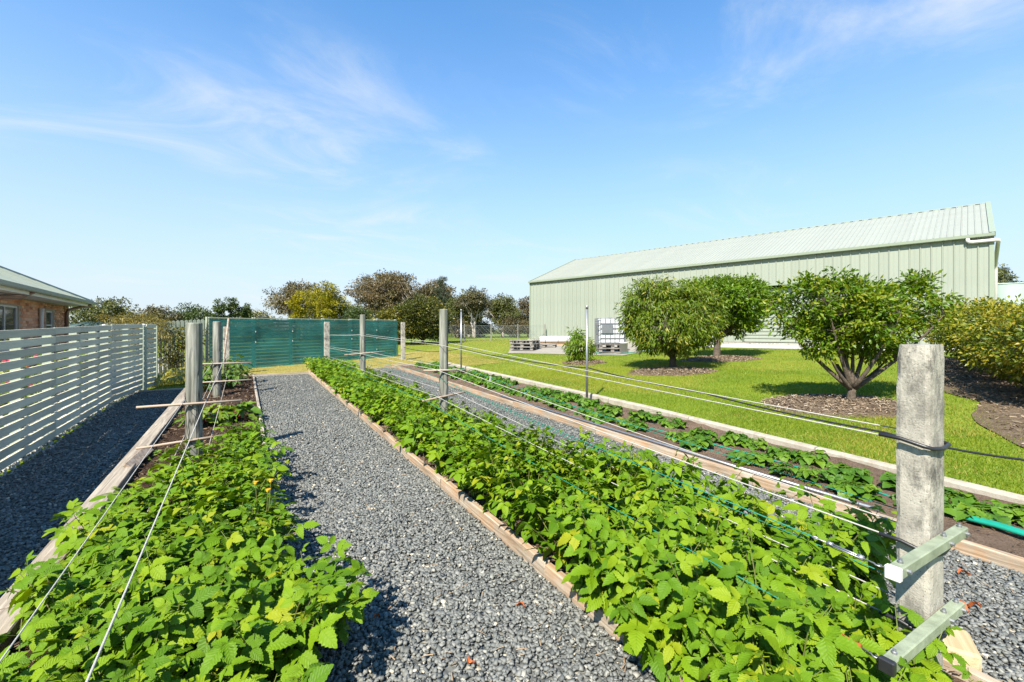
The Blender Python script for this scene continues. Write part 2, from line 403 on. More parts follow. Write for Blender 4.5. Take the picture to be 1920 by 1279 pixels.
# ------------------------------------------------------------------ mesh helpers
class MB:
    """collects shapes of one mesh"""
    def __init__(s):
        s.v, s.f = [], []
    def add(s, vs, fs):
        n = len(s.v)
        s.v += [tuple(p) for p in vs]
        s.f += [tuple(i + n for i in f) for f in fs]
        return s
    def box(s, x0, x1, y0, y1, z0, z1, mtx=None):
        vs = [Vector((x, y, z)) for z in (z0, z1) for x, y in ((x0, y0), (x1, y0), (x1, y1), (x0, y1))]
        if mtx is not None:
            vs = [mtx @ p for p in vs]
        return s.add(vs, [(3, 2, 1, 0), (4, 5, 6, 7), (0, 1, 5, 4), (1, 2, 6, 5), (2, 3, 7, 6), (3, 0, 4, 7)])
    def cbox(s, x0, x1, y0, y1, z0, z1, c=0.004, mtx=None):
        """box with chamfered edges"""
        xs, ys, zs = (x0, x1), (y0, y1), (z0, z1)
        vs, ix = [], {}
        for i in (0, 1):
            for j in (0, 1):
                for k in (0, 1):
                    sx, sy, sz = (1 - 2 * i) * c, (1 - 2 * j) * c, (1 - 2 * k) * c
                    for a in range(3):
                        p = [xs[i] + sx, ys[j] + sy, zs[k] + sz]
                        p[a] = (xs[i], ys[j], zs[k])[a]
                        ix[i, j, k, a] = len(vs)
                        vs.append(Vector(p))
        fs = []
        for a in range(3):
            b_, c_ = (a + 1) % 3, (a + 2) % 3
            for e in (0, 1):
                def key(p, q, a=a, b_=b_, c_=c_, e=e):
                    t = [0, 0, 0]; t[a] = e; t[b_] = p; t[c_] = q
                    return ix[t[0], t[1], t[2], a]
                q = [key(0, 0), key(1, 0), key(1, 1), key(0, 1)]
                fs.append(tuple(q if e else q[::-1]))
        for a in range(3):                      # edges along axis a
            b_, c_ = (a + 1) % 3, (a + 2) % 3
            for p in (0, 1):
                for q in (0, 1):
                    def key(e, w, a=a, b_=b_, c_=c_, p=p, q=q):
                        t = [0, 0, 0]; t[a] = e; t[b_] = p; t[c_] = q
                        return ix[t[0], t[1], t[2], w]
                    qd = [key(0, b_), key(1, b_), key(1, c_), key(0, c_)]
                    fs.append(tuple(qd if (p ^ q) else qd[::-1]))
        for i in (0, 1):
            for j in (0, 1):
                for k in (0, 1):
                    t = [ix[i, j, k, 0], ix[i, j, k, 1], ix[i, j, k, 2]]
                    fs.append(tuple(t if (i + j + k) % 2 else t[::-1]))
        if mtx is not None:
            vs = [mtx @ p for p in vs]
        return s.add(vs, fs)
    def tube(s, pts, r, n=6, cap=True):
        pts = [Vector(p) for p in pts]
        rs = r if isinstance(r, (list, tuple)) else [r] * len(pts)
        base = len(s.v)
        up = None
        for i, p in enumerate(pts):
            d = (pts[min(i + 1, len(pts) - 1)] - pts[max(i - 1, 0)])
            if d.length < 1e-9:
                d = Vector((0, 0, 1))
            d.normalize()
            if up is None:
                up = d.orthogonal().normalized()
            up = (up - d * up.dot(d))
            up = up.normalized() if up.length > 1e-6 else d.orthogonal().normalized()
            sd_ = d.cross(up)
            for k in range(n):
                a = 2 * PI * k / n
                q = p + (up * math.cos(a) + sd_ * math.sin(a)) * rs[i]
                s.v.append(tuple(q))
        for i in range(len(pts) - 1):
            for k in range(n):
                a, b_ = base + i * n + k, base + i * n + (k + 1) % n
                s.f.append((a, b_, b_ + n, a + n))
        if cap:
            s.f.append(tuple(base + k for k in range(n))[::-1])
            e = base + (len(pts) - 1) * n
            s.f.append(tuple(e + k for k in range(n)))
        return s
    def lathe(s, prof, n=16, loc=(0, 0, 0), jitter=0.0, rng=None):
        base = len(s.v)
        for r, z in prof:
            for k in range(n):
                a = 2 * PI * k / n
                rr = r * (1 + (rng.uniform(-jitter, jitter) if rng else 0))
                s.v.append((loc[0] + rr * math.cos(a), loc[1] + rr * math.sin(a), loc[2] + z))
        for i in range(len(prof) - 1):
            for k in range(n):
                a, b_ = base + i * n + k, base + i * n + (k + 1) % n
                s.f.append((a, b_, b_ + n, a + n))
        s.f.append(tuple(base + k for k in range(n))[::-1])
        e = base + (len(prof) - 1) * n
        s.f.append(tuple(e + k for k in range(n)))
        return s
    def build(s, name, mat, parent=None, smooth=False, world=False):
        me = bpy.data.meshes.new(name)
        me.from_pydata(s.v, [], s.f)
        if mat:
            me.materials.append(M[mat] if isinstance(mat, str) else mat)
        if smooth:
            me.polygons.foreach_set('use_smooth', [True] * len(me.polygons))
        me.update()
        return link(name, me, parent, world)

def link(name, me, parent=None, world=False):
    o = bpy.data.objects.new(name, me)
    COL.objects.link(o)
    if parent is not None:
        o.parent = parent
        if world:                       # coordinates given in the world: undo the parent's shift
            o.matrix_parent_inverse = PW[parent.name].inverted()
    return o
PW = {}
def thing(name, label, cat, loc=(0, 0, 0), rotz=0.0, group=None):
    o = bpy.data.objects.new(name, None)
    o.empty_display_size = 0.1
    COL.objects.link(o)
    o.location = loc
    o.rotation_euler = (0, 0, rotz)
    PW[o.name] = Matrix.Translation(Vector(loc)) @ Matrix.Rotation(rotz, 4, 'Z')
    return tag(o, label, cat, group)
def tag(o, label, cat=None, group=None, kind=None):
    o['label'] = label
    if cat:
        o['category'] = cat
    if group:
        o['group'] = group
    if kind:
        o['kind'] = kind
    return o
def struct(o):
    o['kind'] = 'structure'
    return o
def copy_tree(o, parent=None):
    c = o.copy()
    COL.objects.link(c)
    if parent is not None:
        c.parent = parent
    for ch in list(o.children):
        copy_tree(ch, c)
    return c

def np_mesh(name, V, F, mat, tint=None, uv=None, smooth=False):
    me = bpy.data.meshes.new(name)
    V = np.ascontiguousarray(V, dtype=np.float32); F = np.ascontiguousarray(F, dtype=np.int32)
    k = F.shape[1]
    me.vertices.add(len(V)); me.vertices.foreach_set('co', V.ravel())
    me.loops.add(F.size); me.loops.foreach_set('vertex_index', F.ravel())
    me.polygons.add(len(F))
    me.polygons.foreach_set('loop_start', np.arange(len(F), dtype=np.int32) * k)
    if smooth:
        me.polygons.foreach_set('use_smooth', np.ones(len(F), dtype=bool))
    me.materials.append(M[mat] if isinstance(mat, str) else mat)
    if uv is not None:
        ul = me.uv_layers.new(name='UVMap')
        ul.data.foreach_set('uv', np.ascontiguousarray(uv[F.ravel()], dtype=np.float32).ravel())
    if tint is not None:
        at = me.attributes.new('tint', 'FLOAT', 'POINT')
        at.data.foreach_set('value', np.ascontiguousarray(tint, dtype=np.float32))
    me.update(calc_edges=True)
    me.validate()
    return me

def nrm(A):
    return A / np.maximum(np.linalg.norm(A, axis=-1, keepdims=True), 1e-9)
def frames(D, Nn):
    D = nrm(D); X = nrm(np.cross(D, Nn)); Nn = np.cross(X, D)
    return np.stack([X, D, Nn], axis=1)
def place(tV, tF, P, D, Nn, S):
    Mx = frames(D, Nn)
    V = (tV[None] @ Mx) * S[:, None, None] + P[:, None]
    F = (tF[None] + (np.arange(len(P)) * len(tV))[:, None, None]).reshape(-1, tF.shape[1])
    return V.reshape(-1, 3), F

# ------------------------------------------------------------------ terrain
def g(x, y):
    yy = max(-5.0, min(30.0, y))
    base = 0.0223 * yy
    xw = 23.6 - 0.2533 * (max(-5.0, min(32.0, y)) - 5.4) - 2.5
    w = max(0.0, min(1.0, (x - 6.3) / (xw - 6.3)))
    return base * (1 - w) + 0.97 * w
def gv(x, y):
    yy = np.clip(y, -5, 30); base = 0.0223 * yy
    xw = 23.6 - 0.2533 * (np.clip(y, -5, 32) - 5.4) - 2.5
    w = np.clip((x - 6.3) / (xw - 6.3), 0, 1)
    return base * (1 - w) + 0.97 * w

def sheet(name, xs, ys, dz, mat, zf=None):
    """a sheet draped over the terrain"""
    X, Y = np.meshgrid(np.array(xs, float), np.array(ys, float))
    Z = gv(X, Y) + dz
    if zf is not None:
        Z = Z + zf(X, Y)
    V = np.stack([X, Y, Z], -1).reshape(-1, 3)
    nx, ny = len(xs), len(ys)
    i = np.arange((ny - 1) * nx).reshape(ny - 1, nx)[:, :-1].ravel()
    F = np.stack([i, i + 1, i + 1 + nx, i + nx], -1)
    return struct(link(name, np_mesh(name, V, F, mat, smooth=True)))
fr = lambda a, b_, n: list(np.linspace(a, b_, n))
GX = [-3000, -900, -300, -120, -60, -30, -15, -8, -4, -2, 0, 2, 4, 6.3] + fr(7, 26, 39) + [28, 32, 40, 60, 120, 300, 900, 3000]
GY = [-3000, -900, -300, -120, -40, -15, -5] + fr(-4, 30, 69) + [31, 32, 36, 45, 70, 120, 300, 900, 3000]
sheet('ground', GX, GY, 0.0, 'ground')

nr = np.random.default_rng(11)
def bumps(seed, amp, wl):
    q = np.random.default_rng(seed)
    ks = q.normal(size=(10, 2)) / wl; ph = q.uniform(0, 6.28, 10)
    return lambda X, Y: amp * sum(np.sin(X * k[0] + Y * k[1] + p) for k, p in zip(ks, ph)) / 3

# gravel paths
LP = (-2.12, -1.16, -1.5, 12.75)       # x0 x1 y0 y1 of the shaded side path
CP = (0.235, 1.655, -1.5, 14.86)
RP = (2.87, 4.47, -1.5, 15.7)
for nme, (x0, x1, y0, y1) in (('gravel_path_left', LP), ('gravel_path_centre', CP), ('gravel_path_right', RP)):
    sheet(nme, fr(x0, x1, 10), fr(y0, y1, 70), 0.012, 'gravel_bed', bumps(5, 0.004, 0.3))
# strip of dry turf beyond the beds, and the pale paving behind the slat fence
sheet('dry_lawn_strip', fr(-2.2, 8.6, 30), fr(15.0, 22.5, 20), 0.006, 'dry')
sheet('house_paving', fr(-9.5, -2.22, 16), fr(1, 24, 40), 0.010, 'paving')
# soil
sheet('soil_left_bed', fr(-0.99, 0.19, 24), fr(-0.6, 14.7, 220), 0.045, 'soil', bumps(1, 0.018, 0.12))
sheet('soil_centre_bed', fr(1.70, 2.83, 16), fr(0.66, 15.5, 120), 0.05, 'soil_light', bumps(2, 0.014, 0.14))
sheet('soil_strawberry_bed', fr(4.50, 6.32, 30), fr(-0.6, 16.4, 200), 0.035, 'soil_light', bumps(3, 0.016, 0.13))
# concrete pad beside the shed
def quad_sheet(name, corners, dz, mat, n=24, wob=0.0):
    c = [np.array(q, float) for q in corners]
    s = np.linspace(0, 1, n)
    U, W = np.meshgrid(s, s)
    XY = ((1 - U) * (1 - W))[..., None] * c[0] + (U * (1 - W))[..., None] * c[1] + (U * W)[..., None] * c[2] + ((1 - U) * W)[..., None] * c[3]
    if wob:
        wa, wb = bumps(90, wob, 0.7), bumps(91, wob, 0.25)
        XY = XY + np.stack([wa(XY[..., 0], XY[..., 1]), wb(XY[..., 0], XY[..., 1]) * 0.6], -1)
    Z = gv(XY[..., 0], XY[..., 1]) + dz
    V = np.concatenate([XY, Z[..., None]], -1).reshape(-1, 3)
    i = np.arange((n - 1) * n).reshape(n - 1, n)[:, :-1].ravel()
    return struct(link(name, np_mesh(name, V, np.stack([i, i + 1, i + 1 + n, i + n], -1), mat, smooth=True)))
PADC = ((10.4, 18.0), (12.9, 13.3), (19.6, 15.0), (16.4, 27.5))
quad_sheet('concrete_pad', PADC, 0.02, 'pad')
quad_sheet('gravel_apron', ((17.6, 13.4), (20.9, 3.6), (23.9, 4.3), (21.4, 14.2)), 0.017, 'paving')

# mulch: rings under the trees, the hedge bed
RINGS = [(10.75, 9.05, 1.25, 0.85), (14.2, 9.9, 1.35, 0.85), (9.4, 4.2, 1.3, 0.95), (10.4, 12.6, 0.8, 0.6)]
for i, (cx, cy, rx, ry) in enumerate(RINGS):
    V = [(cx, cy, g(cx, cy) + 0.07)]; F = []
    nrg, nsg = 7, 40
    ph = nr.uniform(0, 6.28, 4)
    for a in range(1, nrg + 1):
        for k in range(nsg):
            t = 2 * PI * k / nsg
            wob = 1 + 0.07 * math.sin(2 * t + ph[0]) + 0.05 * math.sin(5 * t + ph[1]) + 0.04 * math.sin(9 * t + ph[2])
            q = a / nrg
            # long axis across the slope, as seen from the beds
            ux, uy = 0.86 * rx * math.cos(t) * wob * q + 0.51 * ry * math.sin(t) * wob * q, -0.51 * rx * math.cos(t) * wob * q + 0.86 * ry * math.sin(t) * wob * q
            V.append((cx + ux, cy + uy, g(cx + ux, cy + uy) + 0.075 * (1 - q ** 3) - 0.004 + nr.uniform(0, 0.008)))
    for k in range(nsg):
        F.append((0, 1 + k, 1 + (k + 1) % nsg, 1 + (k + 1) % nsg))
    for a in range(nrg - 1):
        for k in range(nsg):
            p = 1 + a * nsg + k; q = 1 + a * nsg + (k + 1) % nsg
            F.append((p, p + nsg, q + nsg, q))
    me = bpy.data.meshes.new('mulch_ring'); me.from_pydata(V, [], [tuple(dict.fromkeys(f)) for f in F]); me.materials.append(M['mulch'])
    struct(link('mulch_ring', me))
HB = ((7.3, 1.1), (13.2, -2.2), (22.0, 1.0), (17.8, 5.9))
quad_sheet('hedge_mulch', HB, 0.02, 'mulch', 60, 0.22)

# kerb of the lawn: cast segments
def kx(y):
    return 5.92 + 0.44 * max(0.0, min(1.0, (y + 1) / 7.0)) + 0.006 * y
y = -1.0
while y < 16.6:
    y2 = min(y + 1.98, 16.6)
    mb = MB()
    nseg = 8
    for k in range(nseg):
        ya, yb = y + (y2 - y) * k / nseg, y + (y2 - y) * (k + 1) / nseg
        prof = ((0.0, -0.06), (0.004, 0.085), (0.018, 0.105), (0.10, 0.11), (0.125, 0.095), (0.135, -0.06))
        vs = [(kx(ya) + a, ya, g(kx(ya), ya) + h) for a, h in prof] + [(kx(yb) + a, yb, g(kx(yb), yb) + h) for a, h in prof]
        n = len(prof)
        mb.add(vs, [(i, i + n, i + n + 1, i + 1) for i in range(n - 1)])
        if k == 0:
            mb.f.append(tuple(range(len(mb.v) - 2 * n, len(mb.v) - n)))
        if k == nseg - 1:
            mb.f.append(tuple(range(len(mb.v) - n, len(mb.v)))[::-1])
    struct(mb.build('kerb', 'kerb'))
    y += 2.0

# ------------------------------------------------------------------ gravel stones
def stones(name, boxes, seed, label):
    q = np.random.default_rng(seed)
    P = []
    for (x0, x1, y0, y1, dens) in boxes:
        n = int((x1 - x0) * (y1 - y0) * dens)
        P.append(np.stack([q.uniform(x0, x1, n), q.uniform(y0, y1, n)], -1))
    P = np.concatenate(P)
    n = len(P)
    S = q.uniform(0.4, 1.45, n) * 0.0108
    Z = gv(P[:, 0], P[:, 1]) + 0.016 + q.uniform(0, 0.012, n)
    P = np.concatenate([P, Z[:, None]], 1)
    cube = np.array([(x, y_, z) for z in (-1, 1) for x, y_ in ((-1, -1), (1, -1), (1, 1), (-1, 1))], float)
    F1 = np.array([(0, 3, 2), (0, 2, 1), (4, 5, 6), (4, 6, 7), (0, 1, 5), (0, 5, 4), (1, 2, 6), (1, 6, 5), (2, 3, 7), (2, 7, 6), (3, 0, 4), (3, 4, 7)])
    T = cube[None] * (1 + q.uniform(-0.42, 0.12, (n, 8, 3))) * (q.uniform(0.6, 1.25, (n, 1, 3)) * np.array([1.0, 0.85, 0.5]))
    Nn = np.stack([q.normal(0, 0.42, n), q.normal(0, 0.42, n), np.ones(n)], -1)
    a = q.uniform(0, 6.28, n)
    Mx = frames(np.stack([np.cos(a), np.sin(a), q.normal(0, 0.3, n)], -1), Nn)
    V = (T @ Mx) * S[:, None, None] + P[:, None]
    F = (F1[None] + (np.arange(n) * 8)[:, None, None]).reshape(-1, 3)
    tint = np.repeat(np.clip(q.beta(2.0, 2.3, n) * 0.95 + (q.uniform(0, 1, n) > 0.965) * 0.4, 0, 1), 8)
    o = link(name, np_mesh(name, V.reshape(-1, 3), F, 'stone', tint))
    return tag(o, label, 'gravel', kind='stuff')
stones('centre_path_gravel', [(0.24, 1.64, 0.9, 5.0, 4200), (0.24, 1.64, 5.0, 9.0, 2600), (0.24, 1.64, 9, 14.8, 1100)], 1, 'blue grey crushed stone on the centre path')
stones('side_path_gravel', [(-2.1, -1.17, 2.0, 7.0, 2800), (-2.1, -1.17, 7.0, 12.7, 800)], 2, 'shaded blue grey stone on the path by the slat fence')
stones('right_path_gravel', [(2.9, 4.44, 0.2, 4.0, 3300), (3.0, 4.44, 4.0, 9.0, 900), (3.0, 4.44, 9, 15.6, 400)], 3, 'blue grey stone between raspberry and strawberry beds')
# pale pebbles along the foot of the slat fence
def pebbles():
    q = np.random.default_rng(8); n = 2600
    y_ = q.uniform(3, 13, n); x_ = -2.30 + np.abs(q.normal(0, 0.1, n)) * q.choice([-1.0, 1.3], n) * 0.8
    cube = np.array([(x, yy, z) for z in (-1, 1) for x, yy in ((-1, -1), (1, -1), (1, 1), (-1, 1))], float) * 0.7
    F1 = np.array([(0, 3, 2, 1), (4, 5, 6, 7), (0, 1, 5, 4), (1, 2, 6, 5), (2, 3, 7, 6), (3, 0, 4, 7)])
    T = cube[None] * (1 + q.uniform(-0.3, 0.2, (n, 8, 3)))
    V = T * (q.uniform(0.6, 1.3, n) * 0.016)[:, None, None] + np.stack([x_, y_, gv(x_, y_) + 0.02], -1)[:, None]
    F = (F1[None] + (np.arange(n) * 8)[:, None, None]).reshape(-1, 4)
    tag(link('pale_pebbles', np_mesh('pale_pebbles', V.reshape(-1, 3), F, 'paving')), 'pale pebbles along the foot of the slat fence', 'pebbles', kind='stuff')
pebbles()

def litter():
    q = np.random.default_rng(19)
    P_ = np.concatenate([rect(0.25, 1.63, 1.0, 8.0, 420, q), rect(2.9, 4.42, 0.3, 4.0, 160, q), rect(-2.05, -1.2, 2.5, 9.0, 120, q)])
    n = len(P_)
    tV = np.array([(-.05, -.5, 0), (.05, -.5, 0), (.04, .1, 0.06), (-.04, .1, 0.06), (.02, .5, 0), (-.02, .5, 0)]); tF = np.array([(0, 1, 2, 3), (3, 2, 4, 5)])
    a = q.uniform(0, 6.28, n)
    V, F = place(tV, tF, P_, np.stack([np.cos(a), np.sin(a), q.normal(0, .12, n)], -1), np.stack([q.normal(0, .3, n), q.normal(0, .3, n), np.ones(n)], -1), q.uniform(0.02, 0.06, n))
    tag(link('path_litter', np_mesh('path_litter', V, F, 'straw_bits')), 'dry straw and twig bits scattered on the gravel paths', 'litter', kind='stuff')
def rect(x0, x1, y0, y1, n, q):
    x_ = q.uniform(x0, x1, n); y_ = q.uniform(y0, y1, n)
    return np.stack([x_, y_, gv(x_, y_) + 0.034 + q.uniform(0, .006, n)], -1)
M['straw_bits'] = plain('straw_bits', (0.34, 0.25, 0.15), (0.20, 0.12, 0.07), 0.8, 0.2, 0, 3, 0)
litter()

# wood chips on the mulch and soil
def chips(name, pts, label, mat, seed, size=0.03):
    q = np.random.default_rng(seed); n = len(pts)
    tV = np.array([(-.25, -1, 0), (.25, -.9, 0), (.2, 1, 0.05), (-.2, .9, 0.05)]) * 1.0
    tF = np.array([(0, 1, 2, 3)])
    a = q.uniform(0, 6.28, n)
    D = np.stack([np.cos(a), np.sin(a), q.normal(0, 0.35, n)], -1)
    Nn = np.stack([q.normal(0, .5, n), q.normal(0, .5, n), np.ones(n)], -1)
    V, F = place(tV, tF, pts, D, Nn, q.uniform(0.5, 1.3, n) * size)
    o = link(name, np_mesh(name, V, F, mat, np.repeat(q.uniform(0, 1, n), 4)))
    return tag(o, label, 'mulch', kind='stuff')
m, nt, b = nm('chip')
L(nt, ramp(nt, N(nt, 'ShaderNodeAttribute', attribute_name='tint').outputs['Fac'], [(0, (0.03, 0.02, 0.012)), (0.6, (0.085, 0.055, 0.034)), (1, (0.24, 0.17, 0.11))]), b.inputs['Base Color'])
rough(b, 0.9, 0.2); M['chip'] = m
m, nt, b = nm('pale_chip')
L(nt, ramp(nt, N(nt, 'ShaderNodeAttribute', attribute_name='tint').outputs['Fac'], [(0, (0.09, 0.065, 0.045)), (0.6, (0.20, 0.148, 0.10)), (1, (0.34, 0.27, 0.19))]), b.inputs['Base Color'])
rough(b, 0.9, 0.2); M['pale_chip'] = m
def rect_pts(x0, x1, y0, y1, n, seed, dz):
    q = np.random.default_rng(seed); x_ = q.uniform(x0, x1, n); y_ = q.uniform(y0, y1, n)
    return np.stack([x_, y_, gv(x_, y_) + dz + q.uniform(0, 0.02, n)], -1)
chips('bark_chips_left', rect_pts(-0.98, 0.18, 0.8, 14.6, 9000, 21, 0.055), 'dark bark chips on the left bed', 'chip', 31, 0.022)
chips('bark_chips_centre', rect_pts(1.7, 2.83, 0.7, 15.4, 9000, 22, 0.06), 'pale bark chips under the raspberry plants', 'pale_chip', 32, 0.014)
chips('bark_chips_strawberry', rect_pts(4.55, 5.9, -0.4, 16.0, 7000, 23, 0.045), 'brown crumbs of soil on the strawberry bed', 'soil_light', 33, 0.013)
rp = []
for (cx, cy, rx, ry) in RINGS:
    q = np.random.default_rng(int(cx * 10)); n = 2600
    t = q.uniform(0, 6.28, n); rr = np.sqrt(q.uniform(0, 1, n))
    X = cx + 0.86 * rx * rr * np.cos(t) + 0.51 * ry * rr * np.sin(t); Y = cy - 0.51 * rx * rr * np.cos(t) + 0.86 * ry * rr * np.sin(t)
    rp.append(np.stack([X, Y, gv(X, Y) + 0.085 * (1 - rr ** 3) + q.uniform(0, 0.02, n)], -1))
chips('tree_mulch_chips', np.concatenate(rp), 'pale wood chips round the trunks of the fruit trees', 'pale_chip', 34, 0.03)
q = np.random.default_rng(77); n = 9000
u_, w_ = q.uniform(0, 1, n)[:, None], q.uniform(0, 1, n)[:, None]
hb = [np.array(c) for c in HB]
XY = (1 - u_) * (1 - w_) * hb[0] + u_ * (1 - w_) * hb[1] + u_ * w_ * hb[2] + (1 - u_) * w_ * hb[3]
chips('hedge_mulch_chips', np.concatenate([XY, (gv(XY[:, 0], XY[:, 1]) + 0.025 + q.uniform(0, .02, n))[:, None]], 1), 'wood chips under the hedge', 'pale_chip', 35, 0.035)

# ------------------------------------------------------------------ grass
def in_quad(P, c):
    s = np.ones(len(P), bool); c = [np.array(k, float) for k in c]
    area = sum(c[i][0] * c[(i + 1) % 4][1] - c[(i + 1) % 4][0] * c[i][1] for i in range(4))
    for i in range(4):
        a, b_ = c[i], c[(i + 1) % 4]
        cr = (b_[0] - a[0]) * (P[:, 1] - a[1]) - (b_[1] - a[1]) * (P[:, 0] - a[0])
        s &= (cr * np.sign(area) > 0)
    return s
def grass(name, P, hgt, wid, mat, label, seed, tint=None):
    q = np.random.default_rng(seed); n = len(P)
    tV = np.array([(-.5, 0, 0), (.5, 0, 0), (.32, .6, 0.06), (0, 1, 0.28), (-.32, .6, 0.06)])
    tF = np.array([(0, 1, 2), (0, 2, 4), (4, 2, 3)])
    a = q.uniform(0, 6.28, n)
    D = np.stack([q.normal(0, .55, n), q.normal(0, .55, n), np.ones(n)], -1)
    Nn = np.stack([np.cos(a), np.sin(a), np.zeros(n)], -1)
    tV = tV * np.array([wid / hgt, 1, 1])
    Pz = np.concatenate([P, gv(P[:, 0], P[:, 1])[:, None]], 1)
    V, F = place(tV, tF, Pz, D, Nn, q.uniform(0.5, 1.25, n) * hgt)
    tt = q.uniform(0, 1, n) * 0.55
    if tint is not None:
        tt = np.clip(tt + tint, 0, 0.999)
    o = link(name, np_mesh(name, V, F, mat, np.repeat(tt, 5)))
    return tag(o, label, 'grass', kind='stuff')
def lawn_pts(x0, x1, y0, y1, dens, seed):
    q = np.random.default_rng(seed); n = int((x1 - x0) * (y1 - y0) * dens)
    P = np.stack([q.uniform(x0, x1, n), q.uniform(y0, y1, n)], -1)
    keep = P[:, 0] > (5.92 + 0.44 * np.clip((P[:, 1] + 1) / 7, 0, 1) + 0.006 * P[:, 1] + 0.15)
    for (cx, cy, rx, ry) in RINGS:
        dx, dy = P[:, 0] - cx, P[:, 1] - cy
        keep &= (((0.86 * dx - 0.51 * dy) / rx) ** 2 + ((0.51 * dx + 0.86 * dy) / ry) ** 2) > q.uniform(0.62, 1.12, n)
    keep &= ~in_quad(P, PADC)
    keep &= ~in_quad(P, ((17.6, 13.4), (20.9, 3.6), (23.9, 4.3), (21.4, 14.2)))
    jit = P + q.normal(0, .22, P.shape)
    keep &= ~in_quad(jit, HB)
    return P[keep]
P = np.concatenate([lawn_pts(6, 9, 0, 5, 3600, 41), lawn_pts(6, 9, 5, 12, 2300, 42), lawn_pts(9, 13, 1, 12, 1500, 43),
                    lawn_pts(6, 13, 12, 18, 1000, 44), lawn_pts(13, 20.5, 0, 16, 800, 45)])
f1 = bumps(50, 0.22, 0.45); f2 = bumps(51, 0.18, 1.8)
dry = f1(P[:, 0], P[:, 1]) + f2(P[:, 0], P[:, 1]) + 0.06
# worn turf next to the hedge bed
dry += 0.30 * np.clip(1.2 - np.abs((P[:, 1] - 1.6) - 0.33 * (P[:, 0] - 7.6)) / 0.9, 0, 1)
grass('lawn_grass', P, 0.045, 0.0065, 'grass', 'short sunlit green lawn between the kerb and the shed', 61, dry)
q = np.random.default_rng(46)
P2 = np.stack([q.uniform(-2.1, 9, 26000), q.uniform(15.05, 21.5, 26000)], -1)
P2 = P2[~((P2[:, 0] > 4.4) & (P2[:, 0] < 6.5) & (P2[:, 1] < 16.6))]
P2 = P2[~((P2[:, 0] > 1.6) & (P2[:, 0] < 2.9) & (P2[:, 1] < 15.6))]
P3 = np.stack([q.uniform(-2.15, -1.2, 1500), q.uniform(12.8, 15, 1500)], -1)
P4 = lawn_pts(7, 16, 18, 30, 260, 47)
grass('dry_grass', np.concatenate([P2, P3, P4]), 0.05, 0.008, 'grass_dry', 'dry yellowish grass before the teal screen', 62)

# ------------------------------------------------------------------ shed
SH = (23.6, 5.4, 1.05)
SROT = math.atan2(0.9689, -0.2475)
M['shed_wall'] = plain('shed_wall_steel', (0.258, 0.282, 0.228), (0.226, 0.249, 0.20), 0.5, 0.35, 0.0, 2.5, 0.03, (3, 3, 0.25), obj_var=0.07)
M['shed_roof'] = plain('shed_roof_steel', (0.275, 0.285, 0.24), (0.25, 0.26, 0.215), 0.4, 0.45, 0.0, 1.2, 0.02, obj_var=0.05)
M['shed_trim'] = plain('shed_trim_steel', (0.235, 0.275, 0.20), (0.22, 0.258, 0.19), 0.4, 0.45, 0, 2, 0.02)
M['dark'] = plain('painted_gap_shade', (0.02, 0.02, 0.02), None, 0.9, 0.1, 0, 2, 0)
M['slab_edge'] = M['slab']
LEN, WH, DEP, RISE = 23.04, 4.16, 10.8, 2.16
shed = thing('shed', 'long pale green steel shed with ribbed walls and a roller door', 'shed', SH, SROT)
MB().cbox(-0.12, LEN + 0.12, -DEP - 0.12, 0.22, -0.42, 0.0, 0.02).build('slab', 'slab', shed)
PWID = 0.32
def panel_mesh(z0, z1):
    # pan, step, rib: profile along x, extruded in z
    prof = [(0.0, 0.0), (0.003, 0.0), (0.016, 0.036), (0.040, 0.036), (0.053, 0.0), (0.185, 0.0), (0.187, 0.004), (0.195, 0.004), (0.197, 0.0), (PWID - 0.001, 0.0)]
    vs = [(x, y_, z0) for x, y_ in prof] + [(x, y_, z1) for x, y_ in prof]
    vs += [(x, -0.02, z0) for x in (0.0, PWID - 0.001)] + [(x, -0.02, z1) for x in (0.0, PWID - 0.001)]
    n = len(prof)
    fs = [(i, i + 1, i + 1 + n, i + n)[::-1] for i in range(n - 1)]
    fs.append((2 * n, 2 * n + 1, 2 * n + 3, 2 * n + 2))
    return vs, fs
DX0, DX1, DH = 4.48, 8.64, 2.82
pm_full = pm_top = None
for i in range(int(LEN / PWID)):
    x = i * PWID
    over = DX0 - 0.01 <= x < DX1 - 0.01
    me = pm_top if over else pm_full
    if me is None:
        vs, fs = panel_mesh(DH if over else 0.02, WH)
        o = MB().add(vs, fs).build('wall_panel', 'shed_wall', shed)
        if over: pm_top = o.data
        else: pm_full = o.data
    else:
        o = link('wall_panel', me, shed)
    o.location = (x, 0, 0)
# corner flashings, door reveal and track
MB().box(-0.07, 0.0, -0.1, 0.045, 0.0, WH).box(0.0, 0.06, 0.037, 0.045, 0.0, WH).build('corner_flashing', 'shed_trim', shed)
MB().box(LEN, LEN + 0.07, -0.1, 0.045, 0.0, WH).build('corner_flashing', 'shed_trim', shed)
for x in (DX0 - 0.002, DX1 - 0.05):
    MB().box(x, x + 0.055, -0.22, 0.02, 0.02, DH).build('door_jamb', 'shed_trim', shed)
MB().box(DX0, DX1, -0.16, 0.047, DH - 0.06, DH + 0.05).build('door_head', 'shed_trim', shed)
MB().box(DX0, DX1, -0.9, -0.55, 0.0, WH - 0.3).build('door_gap_shade', 'dark', shed)  # near-black box: shade of the gap behind the door put into its colour
door = MB().box(DX0 + 0.06, DX1 - 0.06, -0.30, -0.285, 0.02, DH - 0.22).build('roller_door', 'shed_trim', shed)
nsl = 15; pit = (DH - 0.24) / nsl
sv = [(-0.285, 0.012), (-0.255, 0.022), (-0.25, pit * 0.45), (-0.255, pit * 0.80), (-0.285, pit * 0.86)]
x0, x1 = DX0 + 0.06, DX1 - 0.06
